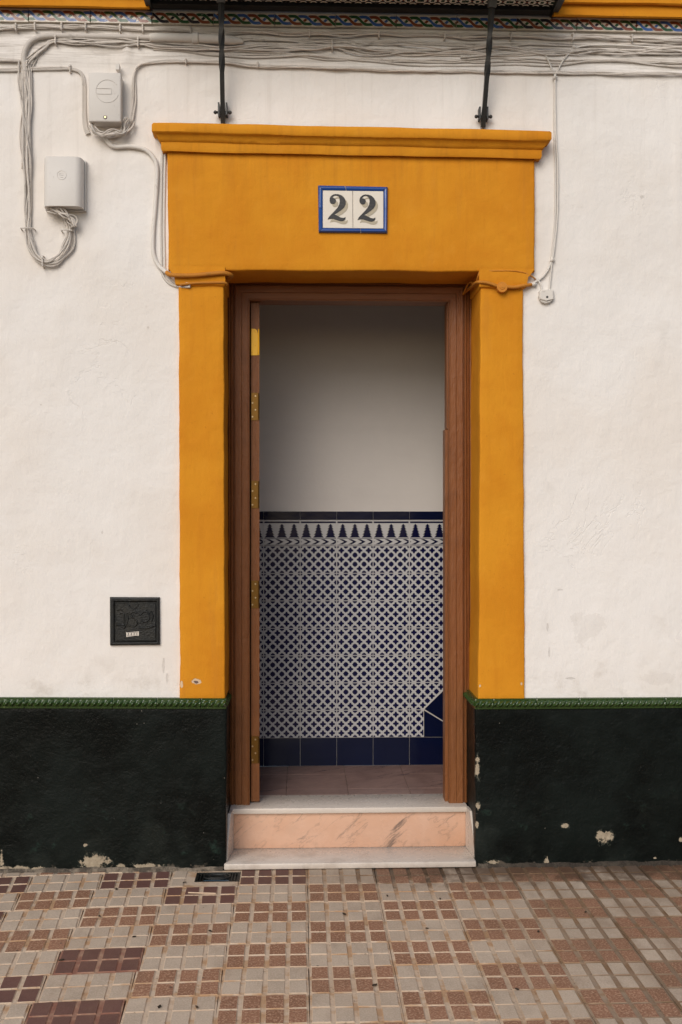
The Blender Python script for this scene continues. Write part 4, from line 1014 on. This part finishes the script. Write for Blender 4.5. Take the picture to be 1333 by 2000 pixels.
# thin cables on the right
tc = empty('cable_bundle', (PX(1085), -.006, P(1085, 330)[1])); tag(tc, 'pair of thin white wires hanging down right of the ochre lintel', 'cable')
MB().tube(wire_pts([(1500, 104), (1333, 99), (1250, 91), (1180, 88), (1130, 92), (1105, 112), (1090, 138), (1085, 155), (1086, 250), (1090, 330), (1089, 420), (1083, 485), (1079, 508)], -.012), .0042, 7).build('wire', 'cable_clean', tc, smooth=60)
MB().tube(wire_pts([(900, 112), (960, 107), (1020, 103), (1058, 102), (1070, 116), (1080, 140), (1084, 152), (1083, 250), (1085, 330), (1085, 420), (1080, 485), (1077, 508)], -.010), .0045, 7).build('wire', 'cable_clean', tc, smooth=60)
MB().tube(wire_pts([(1078, 510), (1070, 528), (1058, 543), (1042, 553), (1036, 557, -.012)], -.010), .0050, 7).build('wire', 'cable_clean', tc, smooth=60)
MB().tube(wire_pts([(1079, 510), (1077, 530), (1075, 550), (1074, 568)], -.010), .0042, 7).build('wire', 'cable_clean', tc, smooth=60)
MB().tube(wire_pts([(1044, 541, -.012), (1052, 548), (1057, 557), (1058, 568)], -.012), .0042, 7).build('wire', 'cable_clean', tc, smooth=60)
for (a_, b_) in ((1079, 508), (1044, 556), (1084, 152), (1122, 93)):
    x_, z_ = P(a_, b_, -.012); m_ = MB(); m_.ball((x_, -.014, z_), .0095, 8, 6); m_.tube([(x_-.011, -.012, z_-.004), (x_, -.022, z_), (x_+.011, -.012, z_+.004)], .004, 6); m_.build('clip', 'cable_clean', tc, smooth=60)
# rosette the wires run into
rs = empty('wall_rosette', (PX(1067), 0, P(1067, 592)[1])); tag(rs, 'small white wiring rosette with rounded base right of the surround', 'wiring rosette')
qr = lambda a_, b_: P(850+a_*.225, 230+b_*.225, -.02)
cxr = [(905, 1505), (925, 1500), (940, 1493), (1000, 1487), (1015, 1495), (1030, 1490), (1030, 1530), (1040, 1548), (1025, 1585), (995, 1605), (960, 1612), (930, 1602), (908, 1578), (900, 1548), (908, 1535)]
MB().prism([qr(*p_) for p_ in cxr], -.020, .006, 0, .003).build('body', 'cable_clean', rs)
MB().prism([qr(*p_) for p_ in [(908, 1508), (940, 1497), (1000, 1491), (1026, 1498), (1024, 1545), (1030, 1575), (965, 1592), (912, 1575), (905, 1550)]], -.026, -.018, 0, .002).build('cap', 'cable_clean', rs)
x_, z_ = qr(972, 1558); MB().cyl((x_, -.0255, z_), (0, -1, 0), .006, .002, 10, 0, .005).build('screw', 'steel', rs)
# ochre painted cable and round joint over the right capital
oc = empty('cable_joint', (PX(981, YP), YP, P(981, 572, YP)[1])); tag(oc, 'ochre painted cable with round joint crossing the right capital', 'cable')
MB().tube(wire_pts([(1038, 556, -.014), (1022, 558, -.034), (1005, 561, -.038), (990, 560, -.040)], -.036), .0080, 8).build('cable', 'cable_ochre', oc, smooth=60)
MB().tube(wire_pts([(972, 559, -.040), (955, 553, -.040), (940, 551, -.036), (931, 552, -.015), (922, 560, .08), (912, 568, .20), (905, 575, .25)], -.036), .0075, 8).build('cable', 'cable_ochre', oc, smooth=60)
x_, z_ = P(981, 561, -.04); mb = MB(); mb.cyl((x_, -.028, z_), (0, -1, 0), .0255, .020, 18, 0, .0235); mb.cyl((x_, -.0478, z_), (0, -1, 0), .0125, .003, 12, 0, .011); mb.cyl((x_, -.0505, z_), (0, -1, 0), .005, .002, 8); mb.build('joint', 'cable_ochre', oc, smooth=40)
MB().tube(wire_pts([(937, 530, -.020), (960, 529, -.032), (1000, 529, -.034), (1022, 532, -.034), (1036, 538, -.030), (1046, 545, -.012)], -.034), .0034, 6).build('thin_wire', 'cable_ochre', oc, smooth=60)
MB().tube(wire_pts([(938, 528, -.022), (934, 540, -.020), (929, 556, .03), (917, 552, .10), (905, 575, .2)], -.02), .0036, 6).build('thin_wire', 'cable_ochre', oc, smooth=60)

# ------------------------------------------------------------------ drain in the pavement
dr = empty('floor_drain', ((DX0+DX1)/2, (DY0+DY1)/2, -.01)); tag(dr, 'small dark slotted drain grate in the pavement by the step', 'drain')
mb = MB()
for (a0, a1, b0, b1) in ((DX0, DX1, DY0, DY0+.006), (DX0, DX1, DY1-.006, DY1), (DX0, DX0+.006, DY0+.006, DY1-.006), (DX1-.006, DX1, DY0+.006, DY1-.006)): mb.box(a0, a1, b0, b1, -.02, -.001)
mb.build('frame', 'cast', dr)
MB().box(DX0+.006, DX1-.006, DY0+.006, DY1-.006, -.021, -.016).build('pan', 'iron', dr)
nb = 15
for i in range(nb):
    xx = DX0+.010+(DX1-DX0-.020)*i/(nb-1); MB().box(xx-.0026, xx+.0026, DY0+.006, DY1-.006, -.012, -.003).build('bar', 'cast', dr)
cx, cy = (DX0+DX1)/2-.004, (DY0+DY1)/2+.006; mb = MB()
for rr in (1.0, .62): mb.tube([(cx+.058*rr*math.cos(2*math.pi*i/28), cy+.038*rr*math.sin(2*math.pi*i/28), -.0015) for i in range(29)], .0045, 6)
mb.cyl((cx, cy, -.006), (0, 0, 1), .052, .004, 24); bs = [(v[0], cy+(v[1]-cy)*(.72 if i >= 29*12 else 1), v[2]) for i, v in enumerate(mb.v)]; mb.v = bs
mb.build('oval_plate', 'cast', dr, smooth=40)
MB().box(cx-.055, cx+.055, DY0+.008, DY0+.020, -.0105, -.0022).build('reflection_strip', 'bluish', dr)  # added strip, its blue paints the reflection seen on the grate

# ------------------------------------------------------------------ litter on the pavement
def gp(px, py, z=0.0):
    u, v = (px-666.5)/FPX, (1000-py)/FPX; t = (z-EYE)/v
    return (t*(_sa+u*_ca), -DIST+t*(_ca-u*_sa))
leaves = [((757, 1751), 'on the pale tile straight below the step'), ((860, 1757), 'near the wall right of the doorway'), ((361, 1725), 'on pale tiles just left of the drain'), ((228, 1738), 'on pale tiles left of the drain'), ((411, 1820), 'on a terracotta tile well below the drain'), ((263, 1831), 'in a pale groove left of centre'),
          ((732, 1926), 'on a terracotta tile near the middle foreground'), ((834, 1815), 'on a pale tile below the right jamb'), ((312, 1968), 'in the left foreground'), ((385, 1969), 'in the centre-left foreground'), ((195, 1791), 'on a terracotta tile at far left'), ((120, 1877), 'on a tile joint at lower left'), ((673, 1787), 'in a groove below the middle of the step'), ((1010, 1934), 'on a terracotta tile at lower right'), ((1144, 1783), 'on a terracotta tile at right'), ((1052, 1821), 'in a tile corner right of centre')]
for i, ((a_, b_), ph) in enumerate(leaves):
    x_, y_ = gp(a_, b_); rr = random.uniform(.006, .0095); an = random.uniform(0, 6.28); vs = []
    for k in range(9):
        t = 2*math.pi*k/9; e = rr*(1.0 if k % 2 else .8); ax_, ay_ = e*1.35*math.cos(t), e*.62*math.sin(t)
        vs.append((x_+ax_*math.cos(an)-ay_*math.sin(an), y_+ax_*math.sin(an)+ay_*math.cos(an), .0035+.003*abs(math.sin(t*1.5+i))))
    n = 9; vs2 = vs+[(v[0], v[1], v[2]-.0022) for v in vs]
    fs = [tuple(range(n)), tuple(range(2*n-1, n-1, -1))]+[(k, n+k, n+(k+1) % n, (k+1) % n) for k in range(n)]
    o = mesh('leaf_scrap', vs2, fs, 'leaf', None, (x_, y_, 0)); tag(o, 'tiny dark leaf scrap '+ph, 'leaf', 'leaf scraps on the pavement')
p0, p1 = gp(368, 1745.5), gp(422, 1747); o = MB().tube([(p0[0], p0[1], .0045), (p1[0], p1[1], .0042)], .003, 6).build('wooden_stick', 'stick', None, (p0[0], p0[1], 0)); tag(o, 'thin pale wooden stick lying on maroon tile below the drain', 'stick')
